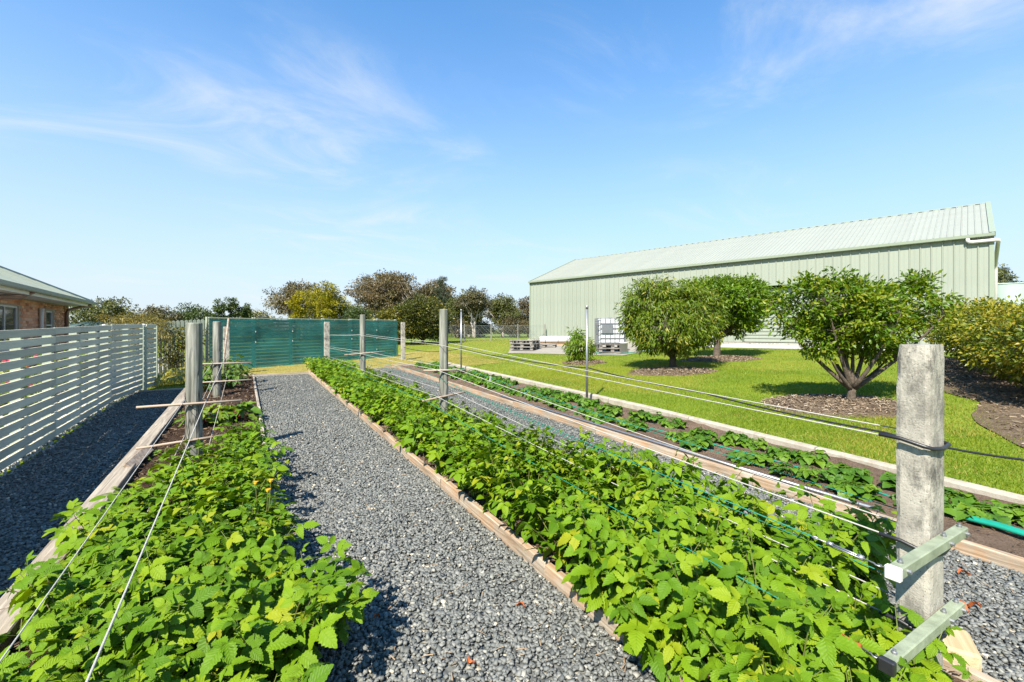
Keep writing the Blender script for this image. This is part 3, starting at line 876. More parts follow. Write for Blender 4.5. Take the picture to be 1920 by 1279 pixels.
vs = [(x0, y_, z) for y_, z in sv] + [(x1, y_, z) for y_, z in sv]
sl = MB().add(vs, [(i, i + 5, i + 6, i + 1) for i in range(4)][::1] + [(0, 1, 2, 3, 4), (9, 8, 7, 6, 5)]).build('slat', 'shed_wall', door)
sl.location = (0, 0, 0.02)
for k in range(1, nsl):
    o = link('slat', sl.data, door); o.location = (0, 0, 0.02 + k * pit)
MB().tube([(6.2, -0.24, 0.85), (6.45, -0.24, 0.85)], 0.012).build('door_handle', 'black', door)
# end and rear walls
def gable(x):
    mb = MB()
    pts = [(0, 0.02), (-DEP, 0.02), (-DEP, WH), (-DEP / 2, WH + RISE - 0.03), (0, WH)]
    vs = [(x, y_, z) for y_, z in pts] + [(x + 0.04, y_, z) for y_, z in pts]
    mb.add(vs, [(0, 1, 2, 3, 4), (9, 8, 7, 6, 5)] + [(i, i + 5, (i + 1) % 5 + 5, (i + 1) % 5) for i in range(5)])
    return mb
gable(0.01).build('end_wall', 'shed_wall', shed); gable(LEN - 0.05).build('end_wall', 'shed_wall', shed)
MB().box(0.02, LEN - 0.02, -DEP - 0.03, -DEP, 0.02, WH).build('rear_wall', 'shed_wall', shed)
# roof sheets of the near slope; profile along x, run up the slope
RW = 0.768
EY, EZ = 0.10, WH + 0.045 - 0.04
slope_dir = Vector((0, -DEP / 2 - EY, RISE + 0.04)); slen = slope_dir.length; sdn = slope_dir.normalized()
snorm = Vector((0, sdn.z, -sdn.y))
def roof_profile():
    out = []
    for r in range(4):
        b0 = r * RW / 4
        out += [(b0, 0.0), (b0 + 0.004, 0.0), (b0 + 0.018, 0.03), (b0 + 0.042, 0.03), (b0 + 0.056, 0.0)]
    out.append((RW - 0.0005, 0.0))
    return out
rprof = roof_profile(); n = len(rprof)
vs = [Vector((x, EY, EZ)) + snorm * h for x, h in rprof] + [Vector((x, EY, EZ)) + slope_dir + snorm * h for x, h in rprof]
rs0 = MB().add(vs, [(i, i + 1, i + 1 + n, i + n)[::-1] for i in range(n - 1)]).build('roof_sheet', 'shed_roof', shed)
for i in range(1, 30):
    o = link('roof_sheet', rs0.data, shed); o.location = (i * RW, 0, 0)
MB().add([(0, -DEP / 2, EZ + RISE + 0.03), (LEN, -DEP / 2, EZ + RISE + 0.03), (LEN, -DEP - 0.1, EZ), (0, -DEP - 0.1, EZ)], [(0, 1, 2, 3)]).build('rear_roof', 'shed_roof', shed)
# ridge cap: runs along the ridge with a turned-down edge
rz = EZ + RISE + 0.07
mb = MB()
nr_ = 120
for sgn in (1, -1):
    for k in range(nr_):
        xa, xb = LEN * k / nr_, LEN * (k + 1) / nr_
        yb_ = -DEP / 2 + sgn * 0.17
        zb_ = rz - 0.068
        mb.add([(xa, -DEP / 2, rz), (xb, -DEP / 2, rz), (xb, yb_, zb_), (xa, yb_, zb_)], [(0, 1, 2, 3)])
        if k % 2 == 0:
            mb.add([(xa, yb_, zb_), (xb, yb_, zb_), (xb, yb_, zb_ - 0.03), (xa, yb_, zb_ - 0.03)], [(0, 1, 2, 3)])
mb.build('ridge_cap', 'shed_trim', shed)
for x in (-0.10, LEN - 0.06):
    mb = MB()
    for sgn in (1,):
        p0 = Vector((x, EY, EZ)); p1 = Vector((x, -DEP / 2, EZ + RISE + 0.04))
        vs = []
        for p in (p0, p1):
            for dx, h in ((0, -0.16), (0, 0.05), (0.16, 0.05), (0.16, 0.035), (0.012, 0.035), (0.012, -0.16)):
                vs.append(p + Vector((dx, 0, 0)) + snorm * h)
        mb.add(vs, [(i, (i + 1) % 6, (i + 1) % 6 + 6, i + 6) for i in range(6)] + [(5, 4, 3, 2, 1, 0), (6, 7, 8, 9, 10, 11)])
    mb.build('barge_cap', 'shed_trim', shed)
# gutter: open trough
gp = [(0.06, WH + 0.03), (0.06, WH - 0.095), (0.075, WH - 0.11), (0.165, WH - 0.11), (0.18, WH - 0.095), (0.19, WH + 0.01), (0.182, WH + 0.015), (0.172, WH - 0.09), (0.07, WH - 0.098), (0.066, WH + 0.03)]
vs = [(-0.08, y_, z) for y_, z in gp] + [(LEN + 0.08, y_, z) for y_, z in gp]; n = len(gp)
MB().add(vs, [(i, (i + 1) % n, (i + 1) % n + n, i + n) for i in range(n)] + [tuple(range(n))[::-1], tuple(range(n, 2 * n))]).build('gutter', 'shed_trim', shed)
MB().tube([(0.62, 0.12, WH - 0.11), (0.62, 0.12, WH - 0.20), (0.57, 0.115, WH - 0.25), (0.48, 0.11, WH - 0.26), (-0.10, 0.10, WH - 0.26), (-0.16, 0.08, WH - 0.265), (-0.17, 0.0, WH - 0.30), (-0.15, -0.6, WH - 0.62), (-0.14, -1.4, WH - 1.0), (-0.14, -1.5, WH - 1.2), (-0.14, -1.5, 0.0)], 0.062, 10).build('downpipe', 'white', shed, True)

# ------------------------------------------------------------------ house behind the slat fence
M['mortar'] = plain('mortar', (0.34, 0.29, 0.23), (0.27, 0.23, 0.18), 0.95, 0.1, 0, 20, 0.2)
m, nt, b = nm('brick')
v = coords(nt)
oi = N(nt, 'ShaderNodeObjectInfo'); at = N(nt, 'ShaderNodeAttribute', attribute_name='tint')
f = math_(nt, 'FRACT', math_(nt, 'ADD', oi.outputs['Random'], at.outputs['Fac']))
col = ramp(nt, f, [(0, (0.26, 0.10, 0.05)), (0.3, (0.45, 0.19, 0.10)), (0.65, (0.54, 0.25, 0.135)), (1, (0.60, 0.33, 0.20))])
col = mixc(nt, ramp(nt, noise(nt, v, 25, 5), [(0.4, 0.0), (0.7, 0.35)]), col, (0.46, 0.30, 0.2))
L(nt, col, b.inputs['Base Color']); rough(b, 0.9, 0.2); bump(nt, b, noise(nt, v, 80, 4), 0.4, 0.006)
M['brick'] = m
M['house_roof'] = plain('house_roof_steel', (0.30, 0.33, 0.27), (0.26, 0.29, 0.235), 0.45, 0.4, 0, 0.8, 0.02)
M['eave'] = plain('eave_board', (0.62, 0.60, 0.54), (0.56, 0.54, 0.48), 0.6, 0.3, 0, 2, 0.03)
M['gutter_grey'] = plain('gutter_grey', (0.22, 0.25, 0.21), (0.19, 0.21, 0.18), 0.45, 0.4, 0, 3, 0.03)
M['brown_pipe'] = plain('brown_pipe', (0.20, 0.115, 0.08), (0.17, 0.095, 0.065), 0.45, 0.4, 0, 3, 0.03)
m, nt, b = nm('window_glass')
b.inputs['Base Color'].default_value = (0.035, 0.042, 0.05, 1); rough(b, 0.05, 0.8)
M['glass'] = m
HO = (-5.76, 23.4, 0.36)
house = thing('house', 'red brick house with low metal hip roof behind the slat fence', 'house', HO, R(2.98))
HWH = 2.22
Y0 = -10.5
WIN = [(-7.15, -5.35, 0.75, 1.97), (-2.80, -2.0, 0.55, 1.95)]
def mortar_wall():
    mb = MB()
    ys = sorted([Y0, 0.0] + [w[0] for w in WIN] + [w[1] for w in WIN])
    for a, b_ in zip(ys, ys[1:]):
        w = next((w for w in WIN if abs(w[0] - a) < 1e-6), None)
        if w:
            mb.box(-0.11, -0.008, a, b_, -0.3, w[2]); mb.box(-0.11, -0.008, a, b_, w[3], HWH)
        else:
            mb.box(-0.11, -0.008, a, b_, -0.3, HWH)
    return mb
wall = mortar_wall().build('wall', 'mortar', house)
MB().box(-9.0, -0.11, -0.11, -0.008, -0.3, HWH).build('wall', 'mortar', house)
BL, BH, MO = 0.23, 0.076, 0.010
brick_me = MB().cbox(-0.02, 0.0, 0, BL, 0, BH, 0.003).build('brick', 'brick', wall)
first = True
restV, restF, restT = [], [], []
cand = []
c = 0
z = -0.05
while z + BH < HWH:
    off = -(BL + MO) / 2 if c % 2 else 0
    y_ = off - BL
    while y_ > Y0:
        y0_, y1_ = y_, min(y_ + BL, 0.0)
        ok = all(not (y1_ > w[0] - 0.01 and y0_ < w[1] + 0.01 and z + BH > w[2] - 0.01 and z < w[3] + 0.01) for w in WIN)
        if ok and y1_ - y0_ > 0.2:
            cand.append((y0_, z, 0 if z > 1.05 else 1))
        y_ -= BL + MO
    z += BH + MO; c += 1
cand.sort(key=lambda t: (t[2], t[0]))
rb = random.Random(4)
for i, (y0_, z, lo) in enumerate(cand):
    if i < 300:
        if first:
            o = brick_me; first = False
        else:
            o = link('brick', brick_me.data, wall)
        o.location = (rb.uniform(-0.002, 0.002), y0_, z)
    else:
        n0 = len(restV)
        for zz in (z, z + BH):
            for xx, yy in ((-0.02, y0_), (0.0, y0_), (0.0, y0_ + BL), (-0.02, y0_ + BL)):
                restV.append((xx, yy, zz))
        restF += [tuple(n0 + k for k in f_) for f_ in ((3, 2, 1, 0), (4, 5, 6, 7), (0, 1, 5, 4), (1, 2, 6, 5), (2, 3, 7, 6), (3, 0, 4, 7))]
        restT += [rb.random()] * 8
o = link('brickwork', np_mesh('brickwork', np.array(restV), np.array(restF), 'brick', np.array(restT)), wall)
o['kind'] = 'stuff'
for k, (a, b_, z0, z1) in enumerate(WIN):
    w = MB().box(-0.075, -0.035, a, a + 0.045, z0, z1).box(-0.075, -0.035, b_ - 0.045, b_, z0, z1).box(-0.075, -0.035, a + 0.045, b_ - 0.045, z0, z0 + 0.045).box(-0.075, -0.035, a + 0.045, b_ - 0.045, z1 - 0.045, z1).build('window', 'white', house)
    mid = (a + b_) / 2
    MB().box(-0.066, -0.06, a + 0.045, b_ - 0.045, z0 + 0.045, z1 - 0.045).build('pane', 'glass', w)
    bars = MB()
    if k == 0:
        bars.box(-0.058, -0.04, mid - 0.025, mid + 0.025, z0 + 0.045, z1 - 0.045)
        for zz in (z0 + 0.42,):
            bars.box(-0.058, -0.045, a + 0.045, mid - 0.025, zz, zz + 0.02); bars.box(-0.058, -0.045, mid + 0.025, b_ - 0.045, zz, zz + 0.02)
    else:
        bars.box(-0.058, -0.04, a + 0.045, b_ - 0.045, z0 + 0.9, z0 + 0.94)
    bars.build('glazing_bar', 'white', w)
    MB().cbox(-0.03, 0.035, a - 0.02, b_ + 0.02, z0 - 0.05, z0 - 0.003, 0.004).build('sill', 'brick', w)
    MB().box(-0.4, -0.12, a + 0.06, a + 0.35, z0 + 0.05, z1 - 0.05).build('curtain', 'eave', w)
# eaves, roof
ex, ey = 0.55, 0.55
MB().box(-9.6, ex, Y0, ey, HWH + 0.002, HWH + 0.03).build('soffit', 'eave', house)
MB().box(ex - 0.03, ex + 0.0, Y0, ey, HWH + 0.03, HWH + 0.20).box(-9.6, ex - 0.03, ey - 0.03, ey, HWH + 0.03, HWH + 0.20).build('fascia', 'eave', house)
gp = [(0.002, 0.21), (0.002, 0.10), (0.02, 0.085), (0.10, 0.085), (0.12, 0.11), (0.125, 0.20), (0.115, 0.205), (0.02, 0.20)]
vs = [(ex + x, Y0, HWH + z) for x, z in gp] + [(ex + x, ey + 0.11, HWH + z) for x, z in gp]; n = len(gp)
MB().add(vs, [(i, (i + 1) % n, (i + 1) % n + n, i + n) for i in range(n)] + [tuple(range(n)), tuple(range(n, 2 * n))[::-1]]).build('gutter', 'gutter_grey', house)
tp = 0.50
zr = HWH + 0.20
half = 4.9
roof = MB().add([(ex + 0.03, Y0, zr), (ex + 0.03, ey + 0.03, zr), (ex - half, ey - half, zr + half * tp), (ex - half, Y0, zr + half * tp), (-9.6, ey + 0.03, zr), (-9.6, Y0, zr)],
         [(0, 1, 2, 3), (1, 4, 2), (4, 5, 3, 2)]).build('roof', 'house_roof', house)
for k in range(34):                                  # standing ribs of the roof sheeting
    y_ = ey - 0.1 - k * 0.31
    top = max(0.0, min(half, ey + 0.03 - y_))
    a_, b_ = Vector((ex + 0.02, y_, zr + 0.004)), Vector((ex + 0.02 - top, y_, zr + top * tp + 0.004))
    if top > 0.1:
        o = MB().tube([a_, b_], 0.012, 4).build('roof_rib', 'house_roof', roof)
MB().tube([(ex + 0.03, ey + 0.03, zr + 0.02), (ex - half, ey - half, zr + half * tp + 0.02)], 0.05, 6).build('hip_cap', 'house_roof', roof)
vx, vy = -0.75, -6.4
vp = MB().lathe([(0.10, 0), (0.10, 0.03), (0.045, 0.06), (0.045, 0.62), (0.05, 0.62), (0.05, 0.66)], 12, (vx, vy, zr + (ex - vx) * tp - 0.02)).build('vent_pipe', 'white', roof, True)
MB().tube([(0.07, -3.65, -0.2), (0.07, -3.65, 1.75), (0.07, -3.65, 1.98)], [0.05, 0.05, 0.065], 10).build('waste_pipe', 'white', house, True)
MB().tube([(0.06, -0.62, -0.2), (0.06, -0.62, 1.95), (0.09, -0.60, 2.05), (0.42, -0.2, HWH - 0.02), (ex + 0.05, 0.0, HWH + 0.03), (ex + 0.05, 0.0, HWH + 0.1)], 0.055, 8).build('downpipe', 'brown_pipe', house, True)
MB().tube([(0.06, -9.0, 2.02), (0.40, -6.9, HWH - 0.06), (ex + 0.05, -6.7, HWH + 0.1)], 0.06, 8).build('downpipe', 'brown_pipe', house, True)

# water tanks
def tank(name, label, loc, r, h, mat, cone, ribs=True):
    t = thing(name, label, 'water tank', loc)
    prof = [(r, 0)]
    nb = 9
    for k in range(nb):
        z0, z1 = h * k / nb, h * (k + 1) / nb
        prof += [(r, z0 + 0.02), (r * (1.015 if ribs else 1.0), z0 + 0.05), (r * (1.015 if ribs else 1.0), z1 - 0.05), (r, z1 - 0.02)]
    prof += [(r * 0.98, h)]
    MB().lathe(prof, 40).build('body', mat, t, True)
    lid = MB().lathe([(r * 1.02, h - 0.01), (r * 1.02, h + 0.03), (r * 0.25, h + cone * 0.85), (r * 0.2, h + cone), (r * 0.05, h + cone)], 40).build('lid', mat, t, True)
    for k in range(10):
        a = 2 * PI * k / 10
        MB().tube([(r * 0.98 * math.cos(a), r * 0.98 * math.sin(a), h + 0.04), (r * 0.26 * math.cos(a), r * 0.26 * math.sin(a), h + cone * 0.86)], 0.035, 5).build('lid_rib', mat, lid)
    return t
M['tank_green'] = plain('tank_dark_green', (0.045, 0.075, 0.06), (0.035, 0.06, 0.05), 0.5, 0.4, 0, 2, 0.03)
M['tank_pale'] = plain('tank_pale', (0.32, 0.38, 0.35), (0.28, 0.34, 0.31), 0.5, 0.4, 0, 1, 0.03)
tank('water_tank', 'dark green round tank with conical lid behind the brick house', (-6.6, 30.6, 0.6), 1.5, 1.16, 'tank_green', 0.34)
tank('water_tank', 'tall pale grey round tank beyond the right end of the shed', (46.4, 9.95, 0.97), 1.25, 3.9, 'tank_pale', 0.14, False)

# ------------------------------------------------------------------ fences
fence = thing('slat_fence', 'sage green horizontal slat fence along the shaded side path', 'fence', (-2.2, 2.0, g(-2.2, 2.0)))
tilt = 0.0223
SLH, SLP = 0.090, 0.1135
def slat_run(parent, p0, p1, nsl, zb, mat='sage', thick=0.021, y_face=0.0):
    """slats from p0 to p1 (x, y) in the parent's frame; each its own piece; returns nothing"""
    p0, p1 = Vector(p0), Vector(p1)
    d = p1 - p0; ln = d.length
    ang = math.atan2(-d.x, d.y)
    me = MB().cbox(0, thick, 0.002, ln - 0.002, 0, SLH, 0.002).build('slat', mat, parent)
    for k in range(nsl):
        o = me if k == 0 else link('slat', me.data, parent)
        o.location = (p0.x, p0.y, zb(p0) + k * SLP + nr.uniform(-0.002, 0.002))
        o.rotation_euler = (math.atan2(zb(p1) - zb(p0), ln), 0, ang + nr.uniform(-0.001, 0.001))
zb = lambda p: 0.05 + tilt * p.y
bays = [0.0, 2.2, 4.3, 6.3, 7.35, 8.35, 9.25]
for a, b_ in zip(bays, bays[1:]):
    slat_run(fence, (0, a), (0.006, b_), 13, zb)
for yy in (0.0, 1.1, 2.2, 3.2, 4.3, 5.35, 6.3, 7.35, 8.35, 9.2):
    MB().cbox(-0.095, -0.003, yy - 0.045, yy + 0.045, -0.2 + tilt * yy, 1.46 + tilt * yy, 0.004).build('post', 'sage_post', fence)
# stepped last bay and the corner post
slat_run(fence, (0.004, 9.28), (0.2, 11.0), 13, lambda p: 0.06 + tilt * p.y)
for (xx, yy, hh) in ((-0.05, 9.33, 1.49), (0.08, 10.4, 1.48)):
    p = MB().cbox(xx - 0.095, xx - 0.003, yy - 0.045, yy + 0.045, -0.2 + tilt * yy, hh + tilt * yy, 0.004).build('post', 'sage_post', fence)
    MB().lathe([(0.025, 0), (0.034, 0.008), (0.03, 0.022), (0.012, 0.03)], 12, (xx - 0.05, yy, hh + tilt * yy)).build('post_cap', 'white', p, True)
p = MB().cbox(0.16, 0.275, 11.02, 11.135, -0.2 + tilt * 11, 1.46 + tilt * 11, 0.005).build('post', 'sage_post', fence)
MB().lathe([(0.03, 0), (0.055, 0.012), (0.045, 0.04), (0.02, 0.055)], 12, (0.218, 11.08, 1.46 + tilt * 11)).build('post_cap', 'white', p, True)
# return beyond the corner: a few slats, then palings
slat_run(fence, (0.25, 11.16), (0.36, 11.62), 13, lambda p: 0.05 + tilt * p.y)
MB().cbox(0.335, 0.40, 11.64, 11.71, -0.2 + tilt * 11.7, 1.46 + tilt * 11.7, 0.004).build('post', 'sage_post', fence)
RF0, RF1 = Vector((-3.3, 15.9)), Vector((-1.02, 16.83))
rfence = thing('paling_fence', 'pale green paling fence meeting the left end of the teal screen', 'fence', (RF0.x, RF0.y, g(RF0.x, RF0.y)))
d = RF1 - RF0; ln = d.length; dn = d.normalized()
s = 0.03; pal = None
while s < ln:
    if pal is None:
        pal = MB().add([(-0.009, -0.042, 0), (0.009, -0.042, 0), (0.009, 0.042, 0), (-0.009, 0.042, 0), (-0.009, -0.042, 1.53), (0.009, -0.042, 1.53), (0.009, 0.042, 1.53), (-0.009, 0.042, 1.53), (-0.009, 0, 1.56), (0.009, 0, 1.56)],
                       [(3, 2, 1, 0), (0, 1, 5, 4), (1, 2, 6, 9, 5), (2, 3, 7, 6), (3, 0, 4, 8, 7), (4, 5, 9, 8), (6, 7, 8, 9)]).build('paling', 'cream', rfence)
        o = pal
    else:
        o = link('paling', pal.data, rfence)
    o.location = (dn.x * s, dn.y * s, -0.10 + tilt * dn.y * s + 0.18 * s / ln); o.rotation_euler = (0, 0, math.atan2(-dn.x, dn.y))
    s += 0.106
for hz in (0.3, 1.2):
    MB().tube([Vector((-dn.y * 0.035, dn.x * 0.035 + 0.02, hz)), Vector((d.x, d.y + 0.04, hz + 0.12))], 0.03, 4).build('rail', 'cream', rfence)

# teal shade cloth over a slat fence
TA, TB = Vector((-0.98, 16.85)), Vector((6.08, 20.8))
td = TB - TA; TL = td.length
tz = lambda s: g(TA.x + td.x * s / TL, TA.y + td.y * s / TL)
screen = thing('teal_screen', 'slat fence screened with teal shade cloth at the garden end', 'screen', (TA.x, TA.y, tz(0)), math.atan2(td.y, td.x))
rise = tz(TL) - tz(0)
zl = lambda s: rise * s / TL
posts_s = [0.02, 1.45, 2.8, 4.15, 5.45, 6.8, TL - 0.05]
for s in posts_s:
    MB().cbox(s - 0.045, s + 0.045, 0.03, 0.12, -0.1 + zl(s), 1.70 + zl(s), 0.004).build('post', 'cream', screen)
for a, b_ in zip(posts_s, posts_s[1:]):
    me = MB().cbox(0.003, b_ - a - 0.003, 0, 0.02, 0, 0.088, 0.002).build('slat', 'cream', screen)
    for k in range(14):
        o = me if k == 0 else link('slat', me.data, screen)
        o.location = (a, 0.005, 0.07 + zl(a) + k * 0.113); o.rotation_euler = (0, -math.atan2(zl(b_) - zl(a), b_ - a), 0)
    MB().cbox(a + 0.002, b_ - 0.002, -0.012, 0.07, 1.655 + zl(a), 1.69 + zl(a), 0.003).build('capping_rail', 'cream', screen)
m, nt, b = nm('teal_shade_cloth')
v = coords(nt)
f = noise(nt, coords(nt, (1, 1, 2.5)), 1.3, 6, 0.6)
col = ramp(nt, f, [(0.36, (0.012, 0.118, 0.104)), (0.62, (0.022, 0.175, 0.152))])
spv = ramp(nt, noise(nt, coords(nt, (1, 1, 6)), 3.2, 4, 0.6), [(0.66, 0.0), (0.76, 0.5)])
col = mixc(nt, spv, col, (0.022, 0.15, 0.13))
L(nt, col, b.inputs['Base Color']); rough(b, 0.7, 0.3)
bump(nt, b, f, 0.3, 0.05)
tr = N(nt, 'ShaderNodeBsdfTransparent'); ms = N(nt, 'ShaderNodeMixShader')
wv = N(nt, 'ShaderNodeTexChecker'); wv.inputs['Scale'].default_value = 420; L(nt, v, wv.inputs['Vector'])
hole = math_(nt, 'MULTIPLY', wv.outputs['Fac'], 0.42)
L(nt, hole, ms.inputs[0]); L(nt, b.outputs[0], ms.inputs[1]); L(nt, tr.outputs[0], ms.inputs[2])
L(nt, ms.outputs[0], nt.nodes['Material Output'].inputs['Surface'])
M['cloth'] = m
nx, nz = 150, 26
xs_ = np.linspace(0.0, TL, nx); zs_ = np.linspace(0, 1, nz)
X, Zt = np.meshgrid(xs_, zs_)
pd = np.min(np.abs(X[..., None] - np.array(posts_s)), -1)
sag = 0.012 * np.exp(-(pd / 0.08) ** 2)
Yc = -0.028 - sag - 0.010 * np.sin(Zt * 9 + np.sin(X * 2.1) * 1.5) - 0.008 * np.sin(X * 5 + Zt * 4) - 0.05 * (1 - Zt) ** 4
Zc = 0.02 + Zt * (1.625 - 0.018 * np.sin(X * 4.5) ** 2 - 0.015 * np.minimum(pd, 0.5)) + rise * X / TL
V = np.stack([X, Yc, Zc], -1).reshape(-1, 3)
i = np.arange((nz - 1) * nx).reshape(nz - 1, nx)[:, :-1].ravel()
link('shade_cloth', np_mesh('shade_cloth', V, np.stack([i, i + 1, i + 1 + nx, i + nx], -1), 'cloth', smooth=True), screen)
MB().tube([(x, -0.09, 0.02 + rise * x / TL) for x in np.linspace(0, TL, 12)], 0.012, 5).build('hem', 'green_hose', screen)
for s in posts_s[1:-1]:
    for zz in (0.35, 0.85, 1.2):
        MB().box(s - 0.012, s + 0.012, -0.062, -0.05, zz + zl(s), zz + 0.05 + zl(s)).build('clip', 'white', screen)

# chain link fence far behind the lawn
cf = thing('chain_link_fence', 'chain link fence with wooden posts below the gum trees', 'fence', (8.5, 32.0, g(8.5, 32)), math.atan2(-6.0, 9.5))
CL = 11.2
for k in range(7):
    MB().lathe([(0.05, -0.1), (0.05, 1.32), (0.03, 1.36)], 8, (k * CL / 6, 0, 0)).build('post', 'post', cf)
for zz in (0.05, 0.62, 1.25):
    MB().tube([(0, 0, zz), (CL, 0, zz)], 0.008, 4).build('strand', 'galv', cf)
mb = MB(); st = 0.11
k = -1.2
while k < CL:
    for sg in (1, -1):
        xa, xb = (k, k + 1.2) if sg == 1 else (k + 1.2, k)
        za, zb_ = 0.05, 1.25
        if xa < 0 or xb < 0 or xa > CL or xb > CL:
            continue
        mb.tube([(xa, 0.01 * sg, za), (xb, 0.01 * sg, zb_)], 0.0045, 3, False)
    k += st
o = mb.build('wire_mesh', 'galv', cf); o['kind'] = 'stuff'

# ------------------------------------------------------------------ timber edging of the beds
def edging(name, label, boards, mat, z0, z1, axis='y', loc=None):
    t = thing(name, label, 'bed edging', loc)
    for (xa, xb, ya, yb) in boards:
        if axis == 'y':
            ln = yb - ya
            o = MB().cbox(-(xb - xa) / 2, (xb - xa) / 2, 0.003, ln - 0.003, z0, z1, 0.006).build('board', mat, t)
            xm = (xa + xb) / 2
            o.location = (xm - loc[0] + nr.uniform(-0.005, 0.005), ya - loc[1], g(xm, ya) - loc[2] + nr.uniform(-0.005, 0.005))
            o.rotation_euler = (math.atan(0.0223), nr.uniform(-0.03, 0.03), nr.uniform(-0.003, 0.003))
        else:
            o = MB().cbox(0.003, xb - xa - 0.003, -(yb - ya) / 2, (yb - ya) / 2, z0, z1, 0.006).build('board', mat, t)
            ym = (ya + yb) / 2
            o.location = (xa - loc[0], ym - loc[1], g(xa, ym) - loc[2])
    return t
edging('sleeper_edging', 'wide pale sleepers edging the left bed beside the shaded path', [(-1.145, -0.985, y_, y_ + 2.4) for y_ in (-1.4, 1.0, 3.4, 5.8, 8.2, 10.6)] + [(-1.145, -0.985, 13.0, 14.7)], 'sleeper', -0.06, 0.12, 'y', (-1.06, -1.4, g(0, -1.4)))
edging('board_edging', 'narrow boards along the left bed where it meets the centre path', [(0.19, 0.235, y_, y_ + 2.7) for y_ in (-1.4, 1.3, 4.0, 6.7, 9.4)] + [(0.19, 0.235, 12.1, 14.72)], 'board_x' if False else 'sleeper', -0.06, 0.075, 'y', (0.21, -1.4, g(0, -1.4)))
edging('board_edging', 'orange stained boards between the centre path and the raspberry bed', [(1.655, 1.705, y_, y_ + 1.8) for y_ in (0.6, 2.4, 4.2, 6.0, 7.8, 9.6, 11.4, 13.2)], 'board', -0.06, 0.105, 'y', (1.68, 0.6, g(0, 0.6)))
edging('board_edging', 'boards on the right side of the raspberry bed, mostly under leaves', [(2.825, 2.87, y_, y_ + 2.4) for y_ in (0.6, 3.0, 5.4, 7.8, 10.2)] + [(2.825, 2.87, 12.6, 15.55)], 'board', -0.06, 0.10, 'y', (2.85, 0.6, g(0, 0.6)))
edging('end_board', 'short board closing the near end of the raspberry bed', [(1.705, 2.825, 0.60, 0.645)], 'board_x', -0.06, 0.10, 'x', (1.705, 0.62, g(0, 0.62)))
edging('end_board', 'pale board across the far end of the centre path', [(-1.0, 1.70, 14.87, 14.92)], 'board_x', -0.06, 0.07, 'x', (-1.0, 14.9, g(0, 14.9)))
edging('board_edging', 'long boards between the right gravel path and the strawberry bed', [(4.46, 4.51, y_, y_ + 2.4) for y_ in (0.35, 2.75, 5.15, 7.55, 9.95)] + [(4.46, 4.51, 12.35, 15.9)], 'board', -0.06, 0.11, 'y', (4.48, 0.35, g(0, 0.35)))
edging('end_board', 'board across the far end of the strawberry bed', [(4.2, 6.3, 15.92, 15.97)], 'board_x', -0.06, 0.09, 'x', (4.2, 15.95, g(0, 15.95)))
edging('end_board', 'small board across the far end of the side path', [(-2.05, -1.16, 12.76, 12.80)], 'board_x', -0.06, 0.05, 'x', (-2.05, 12.78, g(0, 12.78)))
# a loose grey offcut leaning on the sleepers
o = MB().cbox(0, 0.03, 0, 0.75, 0, 0.10, 0.004).build('timber_offcut', 'stick')
o.location = (-1.0, 6.0, g(0, 6.0) + 0.07); o.rotation_euler = (0.05, -0.9, -0.12)
tag(o, 'grey offcut board lying against the sleeper of the left bed', 'board')

# ------------------------------------------------------------------ trellis posts
rp_ = random.Random(9)
def round_post(label, x, y_, top, r, bars, seed, halfw=0.45, lean=0.0, barw=(0.014, 0.014), group=None):
    z0 = g(x, y_); rq = random.Random(seed)
    t = thing('trellis_post', label, 'post', (x, y_, z0), 0)
    h = top - z0
    mb = MB(); n = 20; prof = []
    for k in range(15):
        prof.append((r * (1.03 - 0.06 * k / 14), -0.3 + (h + 0.3 - 0.012) * k / 14))
    prof += [(r * 0.93, h - 0.004), (r * 0.80, h)]
    base = len(mb.v)
    for i, (rr, z) in enumerate(prof):
        for k in range(n):
            a = 2 * PI * k / n
            w = 1 + 0.025 * math.sin(3 * a + seed) + 0.012 * math.sin(7 * a + z * 3 + seed)
            if abs(((a - 4.2 - 0.15 * math.sin(z * 2)) + PI) % (2 * PI) - PI) < 0.12:
                w -= 0.14                                        # a drying crack running down the post
            mb.v.append((rr * w * math.cos(a) + lean * z, rr * w * math.sin(a), z))
    for i in range(len(prof) - 1):
        for k in range(n):
            a, b_ = base + i * n + k, base + i * n + (k + 1) % n
            mb.f.append((a, b_, b_ + n, a + n))
    mb.f.append(tuple(base + (len(prof) - 1) * n + k for k in range(n)))
    mb.build('shaft', 'post', t)
    for (z, xa, xb, dz) in bars:
        MB().tube([(xa, -r - 0.012, z - z0 - dz), ((xa + xb) / 2, -r - 0.014, z - z0), (xb, -r - 0.012, z - z0 + dz)], [barw[0] * 0.9, barw[0], barw[0] * 0.9], 8).build('crossbar', 'stick', t, True)
        ring = [(r * 1.05 * math.cos(a), r * 1.05 * math.sin(a), z - z0 + 0.03 + 0.11 * math.cos(a - 2.2)) for a in np.linspace(0, 2 * PI, 20)]
        MB().tube(ring, 0.0025, 4, False).build('tie_wire', 'black', t)
    return t
round_post('thick weathered round post, nearest in the left bed', -0.5, 6.3, 1.74, 0.082, [(0.83, -0.50, 0.47, 0.0), (0.42, -0.5, 0.42, 0.03)], 3)
round_post('second round post of the left bed, before the teal screen', -0.5, 11.24, 1.84, 0.076, [(0.97, -0.40, 0.62, 0.0), (0.60, -0.40, 0.62, 0.005)], 5)
round_post('tall grey round post in the middle of the raspberry row', 2.4, 5.96, 1.95, 0.062, [(1.10, -0.32, 0.30, -0.01), (0.74, -0.34, 0.30, 0.04)], 7)
round_post('round post farther along the raspberry row before the teal screen', 2.35, 10.81, 2.02, 0.065, [(1.13, -0.42, 0.5, 0.03)], 8)

